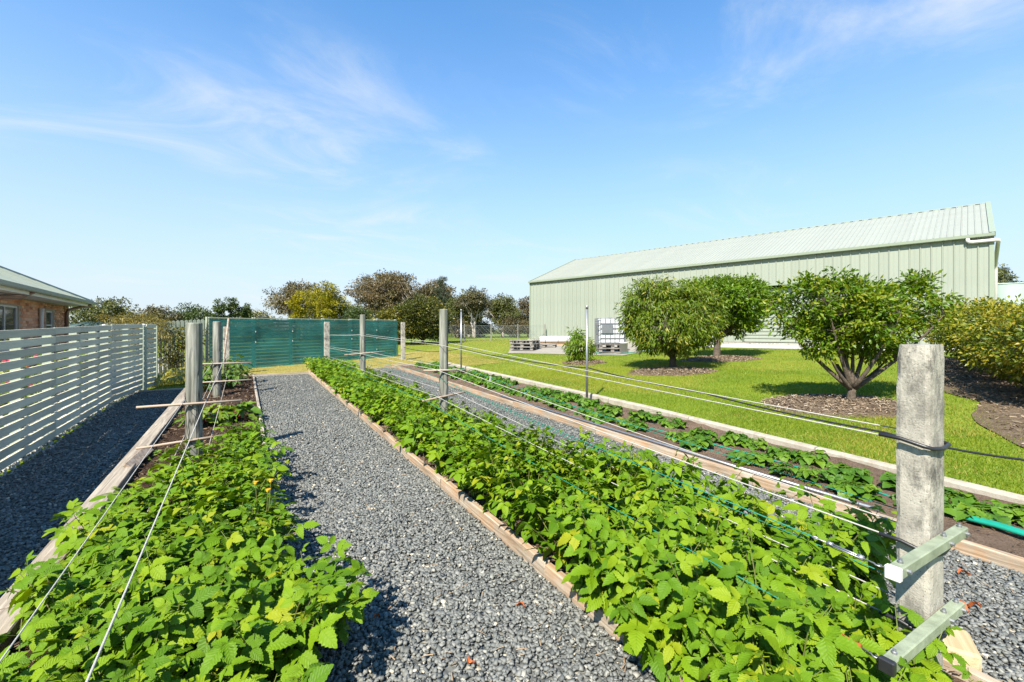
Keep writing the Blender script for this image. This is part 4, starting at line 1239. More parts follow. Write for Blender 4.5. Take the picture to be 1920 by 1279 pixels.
def conc_post(label, x, y_, top, wx, wy, seed, lean=(0, 0), rotz=0.0):
    z0 = g(x, y_); q = np.random.default_rng(seed)
    t = thing('trellis_post', label, 'post', (x, y_, z0), rotz)
    h = top - z0
    n, k = 6, 30
    ring = []
    for i in range(n): ring.append((-1 + 2 * i / n, -1))
    for i in range(n): ring.append((1, -1 + 2 * i / n))
    for i in range(n): ring.append((1 - 2 * i / n, 1))
    for i in range(n): ring.append((-1, 1 - 2 * i / n))
    mb = MB(); nr2 = len(ring)
    for j in range(k + 1):
        z = -0.25 + (h + 0.25) * j / k
        top_in = 0.94 if j == k else 1.0
        for (a, b_) in ring:
            corner = 0.93 if abs(a) == 1 and abs(b_) == 1 else 1.0
            chip = q.uniform(0.0, 0.0035) + (q.uniform(0, 0.010) if corner < 1 and q.random() < 0.22 else 0)
            f_ = top_in * corner - chip / wx
            mb.v.append((a * wx / 2 * f_ + lean[0] * z, b_ * wy / 2 * f_ + lean[1] * z, z))
    for j in range(k):
        for i in range(nr2):
            a, b_ = j * nr2 + i, j * nr2 + (i + 1) % nr2
            mb.f.append((a, b_, b_ + nr2, a + nr2))
    mb.f.append(tuple(k * nr2 + i for i in range(nr2)))
    mb.build('shaft', 'conc_post', t)
    return t
NPX, NPY = 2.475, 0.785
near = conc_post('large stained concrete post in the right foreground with two sage crossbars', NPX, NPY, 1.59, 0.164, 0.122, 1, (0.012, 0.0))
conc_post('concrete end post at the far end of the raspberry row', 2.25, 15.44, 1.93, 0.17, 0.13, 2)
conc_post('pale concrete end post behind the second post of the left bed', -0.47, 15.75, 1.77, 0.17, 0.13, 3)
conc_post('concrete end post right of the teal screen', 5.71, 18.7, 2.0, 0.17, 0.13, 4)
conc_post('concrete end post of the left bed at the near end', -0.5, -0.6, 1.5, 0.15, 0.12, 5)
nz0 = g(NPX, NPY)
for (z, xa, xb, cap) in ((0.79, 1.99, 2.66, 'white'), (0.48, 1.94, 2.62, 'black')):
    zz = z - nz0; yf = -0.122 / 2 - 0.004
    bar = MB().cbox(xa - NPX, xb - NPX, yf - 0.042, yf, zz - 0.021, zz + 0.021, 0.004).build('crossbar', 'cbar', near)
    MB().cbox(xa - NPX - 0.022, xa - NPX + 0.004, yf - 0.045, yf + 0.003, zz - 0.024, zz + 0.024, 0.004).build('end_cap', cap, bar)
    for bx in (xa - NPX + 0.05, xb - NPX - 0.03, -0.02):
        MB().lathe([(0.009, 0), (0.009, 0.008), (0.006, 0.010), (0.006, 0.016)], 8, (bx, yf - 0.021, zz + 0.021)).build('bolt', 'galv', bar)
        MB().tube([(bx, yf - 0.042, zz), (bx, yf - 0.054, zz)], 0.008, 6).build('bolt', 'galv', bar)
# black tubes wrapped round the near post, one hook, a few staples
def wrap(z, zt, name, label=None):
    wx, wy = 0.164 / 2 + 0.010, 0.122 / 2 + 0.010
    pts = [(-wx - 0.02, 0.10, z + 0.028), (-wx, 0.03, z + 0.02), (-wx, -wy * 0.6, z + 0.003), (-wx * 0.85, -wy, z - 0.004), (0, -wy - 0.008, z - 0.010), (wx * 0.8, -wy - 0.004, z - 0.004), (wx, -wy * 0.5, z + 0.006), (wx + 0.004, 0.03, z + 0.022), (wx, 0.10, z + 0.028)]
    return MB().tube(pts, 0.0085, 8).build(name, 'black', near, True)
wrap(1.175 - nz0, 0, 'sleeve'); wrap(0.745 - nz0, 0, 'sleeve'); wrap(0.405 - nz0, 0, 'sleeve')
MB().tube([(0.098, -0.02, 1.175 - nz0), (0.094, -0.03, 1.20 - nz0), (0.086, -0.035, 1.26 - nz0), (0.083, -0.035, 1.285 - nz0)], 0.005, 6).tube([(0.098 + 0.015 * math.cos(a), -0.02, 1.172 - nz0 + 0.018 * math.sin(a)) for a in np.linspace(0, 2 * PI, 14)], 0.004, 6).build('wire_hook', 'galv', near, True)

# steel posts of the strawberry row
for (x, y_, top, lb) in ((6.10, 7.30, 2.17, 'galvanised steel pipe post standing in the middle of the strawberry bed'), (6.22, 13.9, 2.36, 'far steel pipe post at the back of the strawberry bed')):
    z0 = g(x, y_)
    t = thing('steel_post', lb, 'post', (x, y_, z0))
    MB().lathe([(0.026, -0.2), (0.026, top - z0 - 0.05)], 14).build('pipe', 'galv', t, True)
    MB().lathe([(0.029, top - z0 - 0.075), (0.029, top - z0 - 0.004), (0.024, top - z0)], 14).build('cap', 'galv', t, True)
t = thing('steel_post', 'thin grey stake leaning by the second post of the left bed', 'post', (-0.42, 12.1, g(0, 12.1)))
MB().tube([(-0.02, 0, -0.1), (0.02, 0, 0.8), (0.10, 0.0, 1.66)], 0.018, 8).build('pipe', 'stick', t, True)

# ------------------------------------------------------------------ wires and ropes
def sagline(pts, sag=0.012, n=8):
    out = []
    for a, b_ in zip(pts, pts[1:]):
        a, b_ = Vector(a), Vector(b_)
        for k in range(n):
            s = k / n
            p = a.lerp(b_, s); p.z -= sag * 4 * s * (1 - s)
            out.append(p)
    out.append(Vector(pts[-1]))
    return out
def wire(label, pts, r, mat, sag=0.012, name='trellis_wire', cat='wire', group=None):
    o = MB().tube(sagline(pts, sag), r, 6).build(name, mat, None, True)
    return tag(o, label, cat, group)
# left bed
wire('upper left white rope of the left bed', [(-0.62, -0.6, 0.62), (-0.60, 6.2, 0.84), (-0.58, 11.15, 0.985), (-0.56, 15.7, 1.10)], 0.0027, 'rope')
wire('upper right white rope of the left bed, passing before the thick post', [(-0.37, -0.6, 0.62), (-0.385, 6.2, 0.84), (-0.40, 11.15, 0.985), (-0.38, 15.7, 1.10)], 0.0037, 'rope')
wire('lower left white rope running through the raspberry leaves of the left bed', [(-0.60, -0.6, 0.22), (-0.60, 6.2, 0.43), (-0.60, 11.15, 0.61), (-0.56, 15.7, 0.75)], 0.0030, 'rope')
wire('lower right white rope running through the raspberry leaves of the left bed', [(-0.32, -0.6, 0.22), (-0.33, 6.2, 0.44), (-0.34, 11.15, 0.61), (-0.38, 15.7, 0.75)], 0.0030, 'rope')
# raspberry row
NZ = NPY + 0.08
wire('top white wire on the near side of the raspberry row', [(2.378, NZ, 1.197), (2.325, 5.96, 1.455), (2.275, 10.81, 1.55), (2.17, 15.4, 1.51)], 0.0029, 'rope')
wire('top white wire on the far side of the raspberry row', [(2.575, NZ, 1.20), (2.475, 5.96, 1.475), (2.425, 10.81, 1.56), (2.34, 15.4, 1.52)], 0.0029, 'rope')
wire('white rope at crossbar height on the near side of the raspberry row', [(2.376, NZ, 0.772), (2.26, 5.88, 1.115), (2.2, 10.72, 1.145), (2.16, 15.4, 1.14)], 0.0035, 'rope')
wire('white rope at crossbar height on the far side of the raspberry row', [(2.575, NZ, 0.77), (2.55, 5.88, 1.115), (2.50, 10.72, 1.15), (2.34, 15.4, 1.14)], 0.0032, 'rope')
wire('low white rope on the near side of the raspberry row', [(2.376, NZ, 0.433), (2.25, 5.88, 0.755), (2.2, 10.72, 0.80), (2.16, 15.4, 0.80)], 0.0030, 'rope')
wire('low white rope on the far side of the raspberry row', [(2.575, NZ, 0.43), (2.55, 5.88, 0.77), (2.5, 10.72, 0.81), (2.34, 15.4, 0.80)], 0.0030, 'rope')
wire('green cord from the silver turnbuckle along the raspberry row', [(2.02, 0.985, 0.80), (2.09, 5.88, 1.095), (2.0, 10.72, 1.12), (2.05, 15.4, 1.12)], 0.0031, 'green_rope', 0.02)
wire('green cord from the right end of the upper sage crossbar', [(2.655, 0.76, 0.80), (2.68, 5.88, 1.11), (2.8, 10.72, 1.15), (2.45, 15.4, 1.12)], 0.0029, 'green_rope', 0.02)
wire('green cord from the rusty turnbuckle, low among the raspberry leaves', [(1.98, 0.97, 0.49), (2.08, 5.88, 0.72), (2.05, 10.72, 0.78), (2.05, 15.4, 0.78)], 0.0031, 'green_rope', 0.02)
wire('green cord from the right end of the lower sage crossbar', [(2.615, 0.76, 0.49), (2.68, 5.88, 0.79), (2.7, 10.72, 0.82), (2.45, 15.4, 0.80)], 0.0029, 'green_rope', 0.02)
# black poly pipe hung along the strawberry row
wire('black poly pipe hanging along the edge of the lawn', [(5.95, -2.5, 0.40), (6.2, 1.23, 0.455), (6.23, 2.27, 0.50), (6.17, 4.6, 0.68), (6.14, 7.28, 0.875), (6.2, 10.5, 0.90), (6.25, 13.88, 1.06), (5.95, 16.2, 0.86), (5.72, 18.6, 0.95)], 0.012, 'black', 0.03, 'poly_pipe', 'pipe')
# turnbuckles
def turnbuckle(label, a, b_, mat):
    a, b_ = Vector(a), Vector(b_); d = (b_ - a); ln = d.length; dn = d.normalized(); sd_ = dn.cross(Vector((0, 0, 1))).normalized()
    t = thing('turnbuckle', label, 'turnbuckle', tuple(a))
    p = lambda s, o_=0.0, u=0.0: dn * (ln * s) + sd_ * o_ + Vector((0, 0, u))
    MB().tube([p(0.27, 0.008), p(0.73, 0.008)], 0.0035, 6).tube([p(0.27, -0.008), p(0.73, -0.008)], 0.0035, 6).tube([p(0.24), p(0.32)], 0.0105, 10).tube([p(0.68), p(0.76)], 0.0105, 10).build('body', mat, t, True)
    MB().tube([p(0.76), p(0.90), p(0.94, 0.008), p(0.98, 0.006), p(1.0), p(0.98, -0.008), p(0.94, -0.006)], 0.0032, 6).build('hook', 'galv', t, True)
    MB().tube([p(0.24), p(0.12), p(0.08, 0.008), p(0.03, 0.007), p(0.0), p(0.03, -0.007), p(0.08, -0.008)], 0.0032, 6).build('eye', 'rust' if mat == 'rust' else 'galv', t, True)
    return t
turnbuckle('silver turnbuckle tightening the green cord at the upper sage crossbar', (2.02, 0.985, 0.80), (2.0, 0.74, 0.79), 'galv')
turnbuckle('rusty orange turnbuckle at the lower sage crossbar', (1.98, 0.97, 0.49), (1.95, 0.73, 0.48), 'rust')

# hoses, pipe and small things of the strawberry bed
def layflat(label, pts, w, name='drip_hose'):
    mb = MB(); P_ = sagline(pts, 0.0, 6)
    for i, p in enumerate(P_):
        d = (P_[min(i + 1, len(P_) - 1)] - P_[max(i - 1, 0)]).normalized(); s_ = d.cross(Vector((0, 0, 1))).normalized()
        hh = 0.25 * w
        for a in range(8):
            t = 2 * PI * a / 8
            mb.v.append(tuple(p + s_ * (w / 2 * math.cos(t)) + Vector((0, 0, hh * (1 + math.sin(t)) + 0.004 * math.sin(i * 1.7)))))
    for i in range(len(P_) - 1):
        for a in range(8):
            mb.f.append((i * 8 + a, i * 8 + (a + 1) % 8, i * 8 + 8 + (a + 1) % 8, i * 8 + 8 + a))
    return tag(mb.build(name, 'green_hose', None, True), label, 'hose')
rh = random.Random(2)
layflat('wide shiny green flat hose lying at the near end of the strawberry bed', [(5.05, -0.4, g(0, -.4) + 0.05), (5.12, 0.5, g(0, .5) + 0.05), (5.16, 1.15, g(0, 1.1) + 0.05), (5.18, 1.75, g(0, 1.7) + 0.05)], 0.10)
layflat('narrow green drip hose running between the strawberry plants', [(5.18, 1.75, g(0, 1.75) + 0.05)] + [(5.28 + 0.05 * math.sin(k * 1.3) + 0.015 * k, 1.75 + k * 1.1, g(0, 1.75 + k * 1.1) + 0.055) for k in range(1, 14)], 0.028)
o = MB().tube([(4.56, 1.7, g(0, 1.7) + 0.115), (4.565, 4.5, g(0, 4.5) + 0.118), (4.56, 8.2, g(0, 8.2) + 0.115)], 0.016, 10).build('irrigation_pipe', 'galv', None, True)
tag(o, 'long pale plastic pipe resting on the strawberry bed boards', 'pipe')
o = MB().cbox(-0.02, 0.02, -0.008, 0.008, -0.05, 0.26, 0.002).build('marker_stake', 'white')
o.location = (5.35, 10.2, g(0, 10.2)); o.rotation_euler = (0, 0.12, 0.3)
tag(o, 'short white marker stake among the strawberry plants', 'stake')
o = MB().cbox(-0.008, 0.008, -0.02, 0.02, -0.03, 0.09, 0.002).box(-0.02, 0.02, -0.02, 0.02, 0.09, 0.10).build('sprinkler', 'black')
o.location = (-0.22, 7.85, g(0, 7.85) + 0.05); tag(o, 'small black sprinkler peg beside the crinkled green plants', 'sprinkler')
# blocks by the near post
o = MB().cbox(-0.11, 0.11, -0.07, 0.07, 0, 0.13, 0.012).build('timber_block', 'cream_wood')
o.location = (2.955, 0.80, g(0, 0.8) + 0.02); o.rotation_euler = (0, 0, 0.45); tag(o, 'pale cream timber block on the gravel beside the concrete post', 'block')
o = MB().cbox(-0.09, 0.09, -0.025, 0.025, 0, 0.045, 0.004).build('timber_wedge', 'cream_wood')
o.location = (2.93, 0.99, g(0, 0.99) + 0.11); o.rotation_euler = (0.1, 0.25, 0.1); tag(o, 'yellowed timber wedge lying behind the cream block', 'block')
# fallen leaves
rl = random.Random(5)
for (x, y_, lb) in ((3.55, 0.93, 'curled red brown leaf on the right gravel'), (3.62, 0.90, 'curled red brown leaf on the right gravel'), (1.35, 2.2, 'orange brown leaf on the centre path'), (0.92, 1.95, 'orange brown leaf on the centre path'), (0.62, 2.5, 'orange brown leaf on the centre path'), (4.05, 1.05, 'curled red brown leaf on the right gravel'), (4.7, 0.75, 'red brown leaf on the near soil of the strawberry bed')):
    mb = MB(); a0 = rl.uniform(0, 6)
    for k in range(5):
        s = k / 4; w = 0.022 * math.sin(PI * (0.12 + 0.8 * s)); zc = 0.018 * math.sin(s * 5 + a0)
        for sg in (-1, 0, 1):
            mb.v.append((sg * w, -0.04 + 0.08 * s, 0.012 + zc + (0.016 if sg else 0.0)))
    for k in range(4):
        for j in range(2):
            mb.f.append((k * 3 + j, k * 3 + j + 1, k * 3 + j + 4, k * 3 + j + 3))
    o = mb.build('fallen_leaf', 'dead_leaf'); o.scale = (0.6,) * 3 if x < 3 else (0.85,) * 3; o.location = (x, y_, g(x, y_) + (0.05 if x > 4.5 else 0.03)); o.rotation_euler = (rl.uniform(-.3, .3), rl.uniform(-.3, .3), rl.uniform(0, 6))
    tag(o, lb, 'leaf', 'fallen leaves')

# ------------------------------------------------------------------ pallets, tank cage, rolls beside the shed
def pallet(name, label, loc, rotz, group=None, top=True):
    t = thing(name, label, 'pallet', loc, rotz, group)
    bl = MB().cbox(-0.07, 0.07, -0.05, 0.05, 0.022, 0.115, 0.003).build('block', 'pallet', t)
    first_ = True
    for bx in (-0.51, 0, 0.51):
        for by in (-0.5, 0, 0.5):
            o = bl if first_ else link('block', bl.data, t); first_ = False
            o.location = (bx, by, 0)
    bd = MB().cbox(-0.585, 0.585, -0.055, 0.055, 0, 0.02, 0.002).build('deck_board', 'pallet', t)
    for k, by in enumerate((-0.53, -0.265, 0, 0.265, 0.53)):
        o = bd if k == 0 else link('deck_board', bd.data, t); o.location = (0, by, 0.138)
    for by in (-0.5, 0, 0.5):
        o = link('base_board', bd.data, t); o.location = (0, by, 0.0)
    br = MB().cbox(-0.06, 0.06, -0.585, 0.585, 0.1165, 0.136, 0.002).build('stringer_board', 'pallet', t)
    for k, bx in enumerate((-0.51, 0, 0.51)):
        o = br if k == 0 else link('stringer_board', br.data, t); o.location = (bx, 0, 0)
    return t
ZP = lambda x, y_: g(x, y_) + 0.02
pa = -0.9
pallet('pallet', 'weathered grey pallet at the bottom of the stack by the shed', (11.85, 18.85, ZP(11.85, 18.85)), pa, 'pallets on the pad')
pallet('pallet', 'weathered grey pallet in the middle of the stack by the shed', (11.87, 18.84, ZP(11.85, 18.85) + 0.159), pa + 0.03, 'pallets on the pad')
pallet('pallet', 'weathered grey pallet on top of the stack by the shed', (11.84, 18.87, ZP(11.85, 18.85) + 0.318), pa - 0.02, 'pallets on the pad')
pallet('pallet', 'pallet behind the stack, half hidden beside the white rolls', (13.4, 19.4, ZP(13.4, 19.4)), pa + 0.2, 'pallets on the pad')
IB = (13.75, 14.9)
ia = -0.55
pallet('pallet', 'lower pallet under the white caged tank', (IB[0], IB[1], ZP(*IB)), ia, 'pallets under the tank')
pallet('pallet', 'upper pallet under the white caged tank', (IB[0], IB[1], ZP(*IB) + 0.159), ia + 0.02, 'pallets under the tank')
M['cage'] = plain('cage_steel', (0.20, 0.205, 0.21), (0.15, 0.155, 0.16), 0.5, 0.4, 0.3, 8, 0.05)
M['ibc'] = plain('white_tank_plastic', (0.50, 0.515, 0.53), (0.45, 0.46, 0.475), 0.35, 0.5, 0, 3, 0.04)
ibc = thing('caged_tank', 'white bulk liquid tank in a wire cage beside the shed', 'tank', (IB[0], IB[1], ZP(*IB) + 0.32), ia)
MB().cbox(-0.55, 0.55, -0.48, 0.48, 0.03, 1.10, 0.06).build('bottle', 'ibc', ibc)
MB().lathe([(0.12, 1.09), (0.12, 1.13), (0.10, 1.15)], 16, (0, 0, 0)).build('lid', 'black', ibc)
for k in range(6):
    z = 0.06 + k * 0.21
    MB().tube([(-0.585, -0.51, z), (0.585, -0.51, z), (0.585, 0.51, z), (-0.585, 0.51, z), (-0.585, -0.51, z)], 0.015, 5).build('cage_hoop', 'cage', ibc)
for k in range(6):
    x = -0.5 + k * 0.2
    for s in (-1, 1):
        MB().tube([(x, s * 0.522, 0.0), (x, s * 0.522, 1.13)], 0.014, 5).build('cage_upright', 'cage', ibc)
for k in range(5):
    y_ = -0.4 + k * 0.2
    for s in (-1, 1):
        MB().tube([(s * 0.597, y_, 0.0), (s * 0.597, y_, 1.13)], 0.014, 5).build('cage_upright', 'cage', ibc)
MB().cbox(-0.45, 0.02, -0.548, -0.536, 0.48, 0.86, 0.003).build('label_plate', 'galv', ibc)
MB().cbox(-0.605, -0.597, -0.3, 0.2, 0.45, 0.86, 0.002).build('label_plate', 'galv', ibc)
t_ = thing('white_bucket', 'white plastic bucket in front of the caged tank', 'bucket', (13.72, 14.05, ZP(13.72, 14.05)), 0)
MB().lathe([(0.15, 0.0), (0.18, 0.40), (0.19, 0.40), (0.19, 0.43), (0.175, 0.43), (0.17, 0.40), (0.14, 0.03)], 18).build('body', 'white', t_, True)
MB().tube([(0.18 * math.cos(a), 0.01, 0.40 + 0.12 * math.sin(a)) for a in np.linspace(0, PI, 12)], 0.004, 5).build('handle', 'galv', t_)
wire('teal garden hose lying in a loose curve before the caged tank', [(12.9, 14.9, ZP(12.9, 14.9) + .02), (12.75, 14.3, ZP(12.75, 14.3) + .02), (13.1, 13.8, ZP(13.1, 13.8) + .02), (13.6, 13.7, ZP(13.6, 13.7) + .02), (14.2, 13.75, ZP(14.2, 13.75) + .02), (14.8, 13.6, ZP(14.8, 13.6) + 0.02)], 0.018, 'green_hose', 0.0, 'garden_hose', 'hose')
da = math.atan2(0.9689, -0.2475)
for (ox, oy, oz, r, lb) in ((14.9, 20.3, 0.17, 0.17, 'front white roll lying on planks along the shed'), (15.2, 20.55, 0.17, 0.18, 'rear white roll lying on planks along the shed')):
    t_ = thing('white_roll', lb, 'roll', (ox, oy, ZP(ox, oy) + 0.1), da + 0.75)
    MB().tube([(-1.0, 0, oz), (1.0, 0, oz)], r, 18).build('wrap', 'white', t_, True)
    for s in (-0.7, 0.0, 0.7):
        MB().tube([(s, (r + 0.006) * math.cos(a), oz + (r + 0.006) * math.sin(a)) for a in np.linspace(0, 2 * PI, 20)], 0.012, 5, False).build('strap', 'black', t_)
for k in range(3):
    o = MB().cbox(-1.2, 1.2, -0.1, 0.1, 0, 0.042, 0.004).build('timber_plank', 'plank')
    o.location = (14.82 + 0.18 * k, 20.2 + 0.1 * k, ZP(14.9, 20.3) + 0.05 * (1 if k else 0)); o.rotation_euler = (0, 0, da + 0.75 + 0.02 * k)
    tag(o, ('lowest timber plank under the white rolls', 'timber plank under the front white roll', 'timber plank under the rear white roll')[k], 'plank')

# ------------------------------------------------------------------ leaf shapes
def leaflet(Ln, W, n, serr, fold, curl, wav=0.0):
    """base at the origin, along +Y, face up; returns verts, quads, uv"""
    V, UV, F = [], [], []
    for i in range(n + 1):
        s = i / n
        w = W / 2 * (math.sin(PI * min(1.0, 0.03 + 0.97 * s ** 0.72))) ** 0.85 if 0 < i < n else W * 0.02
        w *= 1 + serr * (1 if i % 2 else -1)
        yo = serr * 0.5 * Ln / n * (1 if i % 2 else 0)
        zc = -curl * Ln * s * s
        zw = wav * math.sin(s * 14) * w
        V += [(-w * math.cos(fold), Ln * s + yo, zc + w * math.sin(fold) + zw), (0, Ln * s, zc), (w * math.cos(fold), Ln * s + yo, zc + w * math.sin(fold) - zw)]
        UV += [(0, s), (0.5, s), (1, s)]
    for i in range(n):
        a = i * 3
        F += [(a, a + 1, a + 4, a + 3), (a + 1, a + 2, a + 5, a + 4)]
    return np.array(V, float), np.array(F), np.array(UV, float)
def compound(parts):
    """parts: (verts, faces, uv, angle about z, offset)"""
    Vs, Fs, Us, n = [], [], [], 0
    for V, F, U, ang, off, pitch in parts:
        ca, sa = math.cos(ang), math.sin(ang)
        cp, sp = math.cos(pitch), math.sin(pitch)
        W = V.copy()
        y_, z_ = V[:, 1] * cp + V[:, 2] * sp, -V[:, 1] * sp + V[:, 2] * cp
        W[:, 1], W[:, 2] = y_, z_
        X = W[:, 0] * ca - W[:, 1] * sa + off[0]; Y = W[:, 0] * sa + W[:, 1] * ca + off[1]
        W[:, 0], W[:, 1] = X, Y; W[:, 2] += off[2]
        Vs.append(W); Fs.append(F + n); Us.append(U); n += len(W)
    return np.concatenate(Vs), np.concatenate(Fs), np.concatenate(Us)
def stalk(y1, r=0.0016):
    V = np.array([(-r, 0, 0), (r, 0, 0), (r, y1, 0), (-r, y1, 0), (0, 0, r * 1.6), (0, y1, r * 1.6)])
    F = np.array([(0, 4, 5, 3), (4, 1, 2, 5)])
    return V, F, np.full((6, 2), 0.5)
def trifoliate(n, Ln, W, stk, q, serr=0.10, five=False, rnd=False):
    u = lambda a, b_: q.uniform(a, b_)
    def lf(sc):
        return leaflet(Ln * sc, W * sc * (1.12 if rnd else 1.0), n, serr, u(0.10, 0.45), u(0.04, 0.40), u(0, 0.16))
    parts = []
    sv_ = stalk(stk + Ln * 0.28)
    parts.append((*sv_, 0, (0, 0, 0), 0))
    parts.append((*lf(1.0), u(-0.12, 0.12), (0, stk + Ln * (0.26 if not rnd else 0.02), 0), u(0.05, 0.35)))
    sp_ = 1.25 if not rnd else 1.55
    for sg in (-1, 1):
        parts.append((*lf(u(0.78, 0.92)), sg * u(sp_ - 0.2, sp_ + 0.15), (0, stk, 0), u(0.0, 0.3)))
    if five:
        for sg in (-1, 1):
            parts.append((*lf(u(0.55, 0.7)), sg * u(1.9, 2.2), (0, stk * 0.95, 0), u(0.0, 0.3)))
    return compound(parts)
qt = np.random.default_rng(100)
RASP_HI = [trifoliate(14, 0.084, 0.056, 0.045, qt, 0.11, five=(k > 6)) for k in range(9)]
RASP_LO = [trifoliate(4, 0.086, 0.058, 0.045, qt, 0.0) for k in range(4)]
RASP_ME = [np_mesh('leaf', V, F, 'rasp', None, U, smooth=True) for V, F, U in RASP_HI]
STRAW_HI = [trifoliate(10, 0.078, 0.072, 0.10, qt, 0.10, rnd=True) for k in range(5)]
STRAW_LO = [trifoliate(8, 0.070, 0.068, 0.10, qt, 0.10, rnd=True) for k in range(3)]
STRAW_ME = [np_mesh('leaf', V, F, 'straw', None, U, smooth=True) for V, F, U in STRAW_HI]

def rasp_plant(q, h, spread, canes, per):
    P_, D_, N_, S_, T_, lines = [], [], [], [], [], []
    for c in range(canes):
        a = q.uniform(0, 6.28); r0 = q.uniform(0, 0.10); r1 = spread * q.uniform(0.35, 1.0)
        hh = h * q.uniform(0.72, 1.12)
        b0 = np.array([r0 * math.cos(a), r0 * math.sin(a), 0.0])
        b2 = np.array([r1 * math.cos(a + q.normal(0, .4)), r1 * math.sin(a + q.normal(0, .4)), hh])
        b1 = (b0 + b2) / 2 + np.array([0, 0, hh * 0.12]) - (b2 - b0) * np.array([.18, .18, 0])
        crv = lambda s: (1 - s) ** 2 * b0 + 2 * s * (1 - s) * b1 + s * s * b2
        lines.append([crv(s) for s in np.linspace(0, 1, 5)])
        az = q.uniform(0, 6.28)
        for k in range(per):
            s = 0.22 + 0.78 * (k + 0.6) / per
            az += 2.4 + q.normal(0, .35)
            topf = max(0.0, (s - 0.86) / 0.14)
            el = q.normal(0.0, 0.26) + 0.8 * topf
            P_.append(crv(min(s, 1))); D_.append((math.cos(az) * math.cos(el), math.sin(az) * math.cos(el), math.sin(el)))
            N_.append((q.normal(0, .26) - 0.36, q.normal(0, .26) - 0.30, 1.0))
            S_.append(q.uniform(0.62, 1.35) * (1 - 0.55 * topf)); T_.append(min(0.999, q.uniform(0, 0.78) + 0.2 * topf))
    return np.array(P_), np.array(D_), np.array(N_), np.array(S_), np.array(T_), lines
def far_rasp_mesh(seed, h, spread, canes, per):
    q = np.random.default_rng(seed)
    P_, D_, N_, S_, T_, lines = rasp_plant(q, h, spread, canes, per)
    Vs, Fs, Us, Ts, n = [], [], [], [], 0
    pick = q.integers(0, len(RASP_LO), len(P_))
    for k, (tV, tF, tU) in enumerate(RASP_LO):
        s = pick == k
        if s.sum() == 0:
            continue
        V, F = place(tV, tF, P_[s], D_[s], N_[s], S_[s])
        Vs.append(V); Fs.append(F + n); Us.append(np.tile(tU, (s.sum(), 1))); Ts.append(np.repeat(T_[s], len(tV))); n += len(V)
    return np_mesh('foliage', np.concatenate(Vs), np.concatenate(Fs), 'rasp', np.concatenate(Ts), np.concatenate(Us), True), canes_mesh(lines)
def canes_mesh(lines):
    mb = MB()
    for ln in lines:
        mb.tube(ln, [0.004, 0.0036, 0.003, 0.0024, 0.0015], 4)
    me = bpy.data.meshes.new('canes'); me.from_pydata(mb.v, [], mb.f); me.materials.append(M['stem'])
    return me
FAR = [far_rasp_mesh(200 + k, 0.42, 0.30, 10, 11) for k in range(7)]
cosT, sinT = math.cos(R(30.5)), math.sin(R(30.5))
qr = np.random.default_rng(7)
n_leaf_obj = 0
def put_rasp(x, y_, label, group, hs=1.0):
    global n_leaf_obj
    depth = x * sinT + y_ * cosT
    z0 = g(x, y_) + 0.04
    t = thing('raspberry_plant', label, 'raspberry plant', (x, y_, z0), 0, group)
    if depth < 2.75:
        P_, D_, N_, S_, T_, lines = rasp_plant(qr, 0.42 * hs, 0.30, 10, 11)
        Mx = frames(D_, N_)
        for k in range(len(P_)):
            o = link('leaf', RASP_ME[int(qr.integers(0, len(RASP_ME)))], t)
            m3 = Mx[k].T * S_[k]
            o.matrix_basis = Matrix(((m3[0, 0], m3[0, 1], m3[0, 2], P_[k, 0]), (m3[1, 0], m3[1, 1], m3[1, 2], P_[k, 1]), (m3[2, 0], m3[2, 1], m3[2, 2], P_[k, 2]), (0, 0, 0, 1)))
            n_leaf_obj += 1
        link('canes', canes_mesh(lines), t)
    else:
        fm, cm = FAR[int(qr.integers(0, len(FAR)))]
        a = qr.uniform(0, 6.28)
        s = hs * qr.uniform(0.88, 1.12)
        o = link('foliage', fm, t); o.rotation_euler = (0, 0, a); o.scale = (1, 1, s); o['kind'] = 'stuff'
        o = link('canes', cm, t); o.rotation_euler = (0, 0, a); o.scale = (1, 1, s)
y_ = 0.98
while y_ < 15.45:
    for c, x in enumerate((1.84, 2.24, 2.64, 2.90 - 0.06 * max(0.0, y_ - 1.5)) if y_ < 3.4 else (1.84, 2.20, 2.58)):
        c = min(c, 2)
        if abs(y_ - NPY) < 0.25 and x > 2.2:
            continue
        px, py = x + qr.uniform(-0.07, 0.07), y_ + qr.uniform(-0.10, 0.10)
        if math.hypot(px - 2.4, py - 5.96) < 0.1 or math.hypot(px - 2.35, py - 10.81) < 0.1:
            px += 0.15
        where = ('along the centre path edge', 'in the middle line', 'along the right gravel edge')[c]
        part = ('near the concrete post', 'before the grey middle post', 'beyond the grey middle post', 'at the far end')[0 if y_ < 2.6 else 1 if y_ < 5.9 else 2 if y_ < 10.8 else 3]
        hs = 1.24 - 0.3 * min(1.0, max(0.0, (y_ - 2.0) / 4.0)) + (0.10 * (1 - max(0.0, y_ - 1.2) / 1.7) if c == 2 and y_ < 2.9 else -0.10 if c == 2 else 0)
        put_rasp(px, py, 'raspberry plant of the middle bed %s, %s' % (part, where), 'raspberry plants of the middle bed', hs)
    y_ += 0.375
for x, yy in ((1.82, 0.72), (2.12, 0.70), (1.98, 1.2), (2.3, 1.05), (1.70, 1.0), (1.72, 1.45), (1.74, 1.95)):
    put_rasp(x, yy, 'raspberry plant of the middle bed near the concrete post, at the bed end', 'raspberry plants of the middle bed', 0.95)
y_ = 1.35
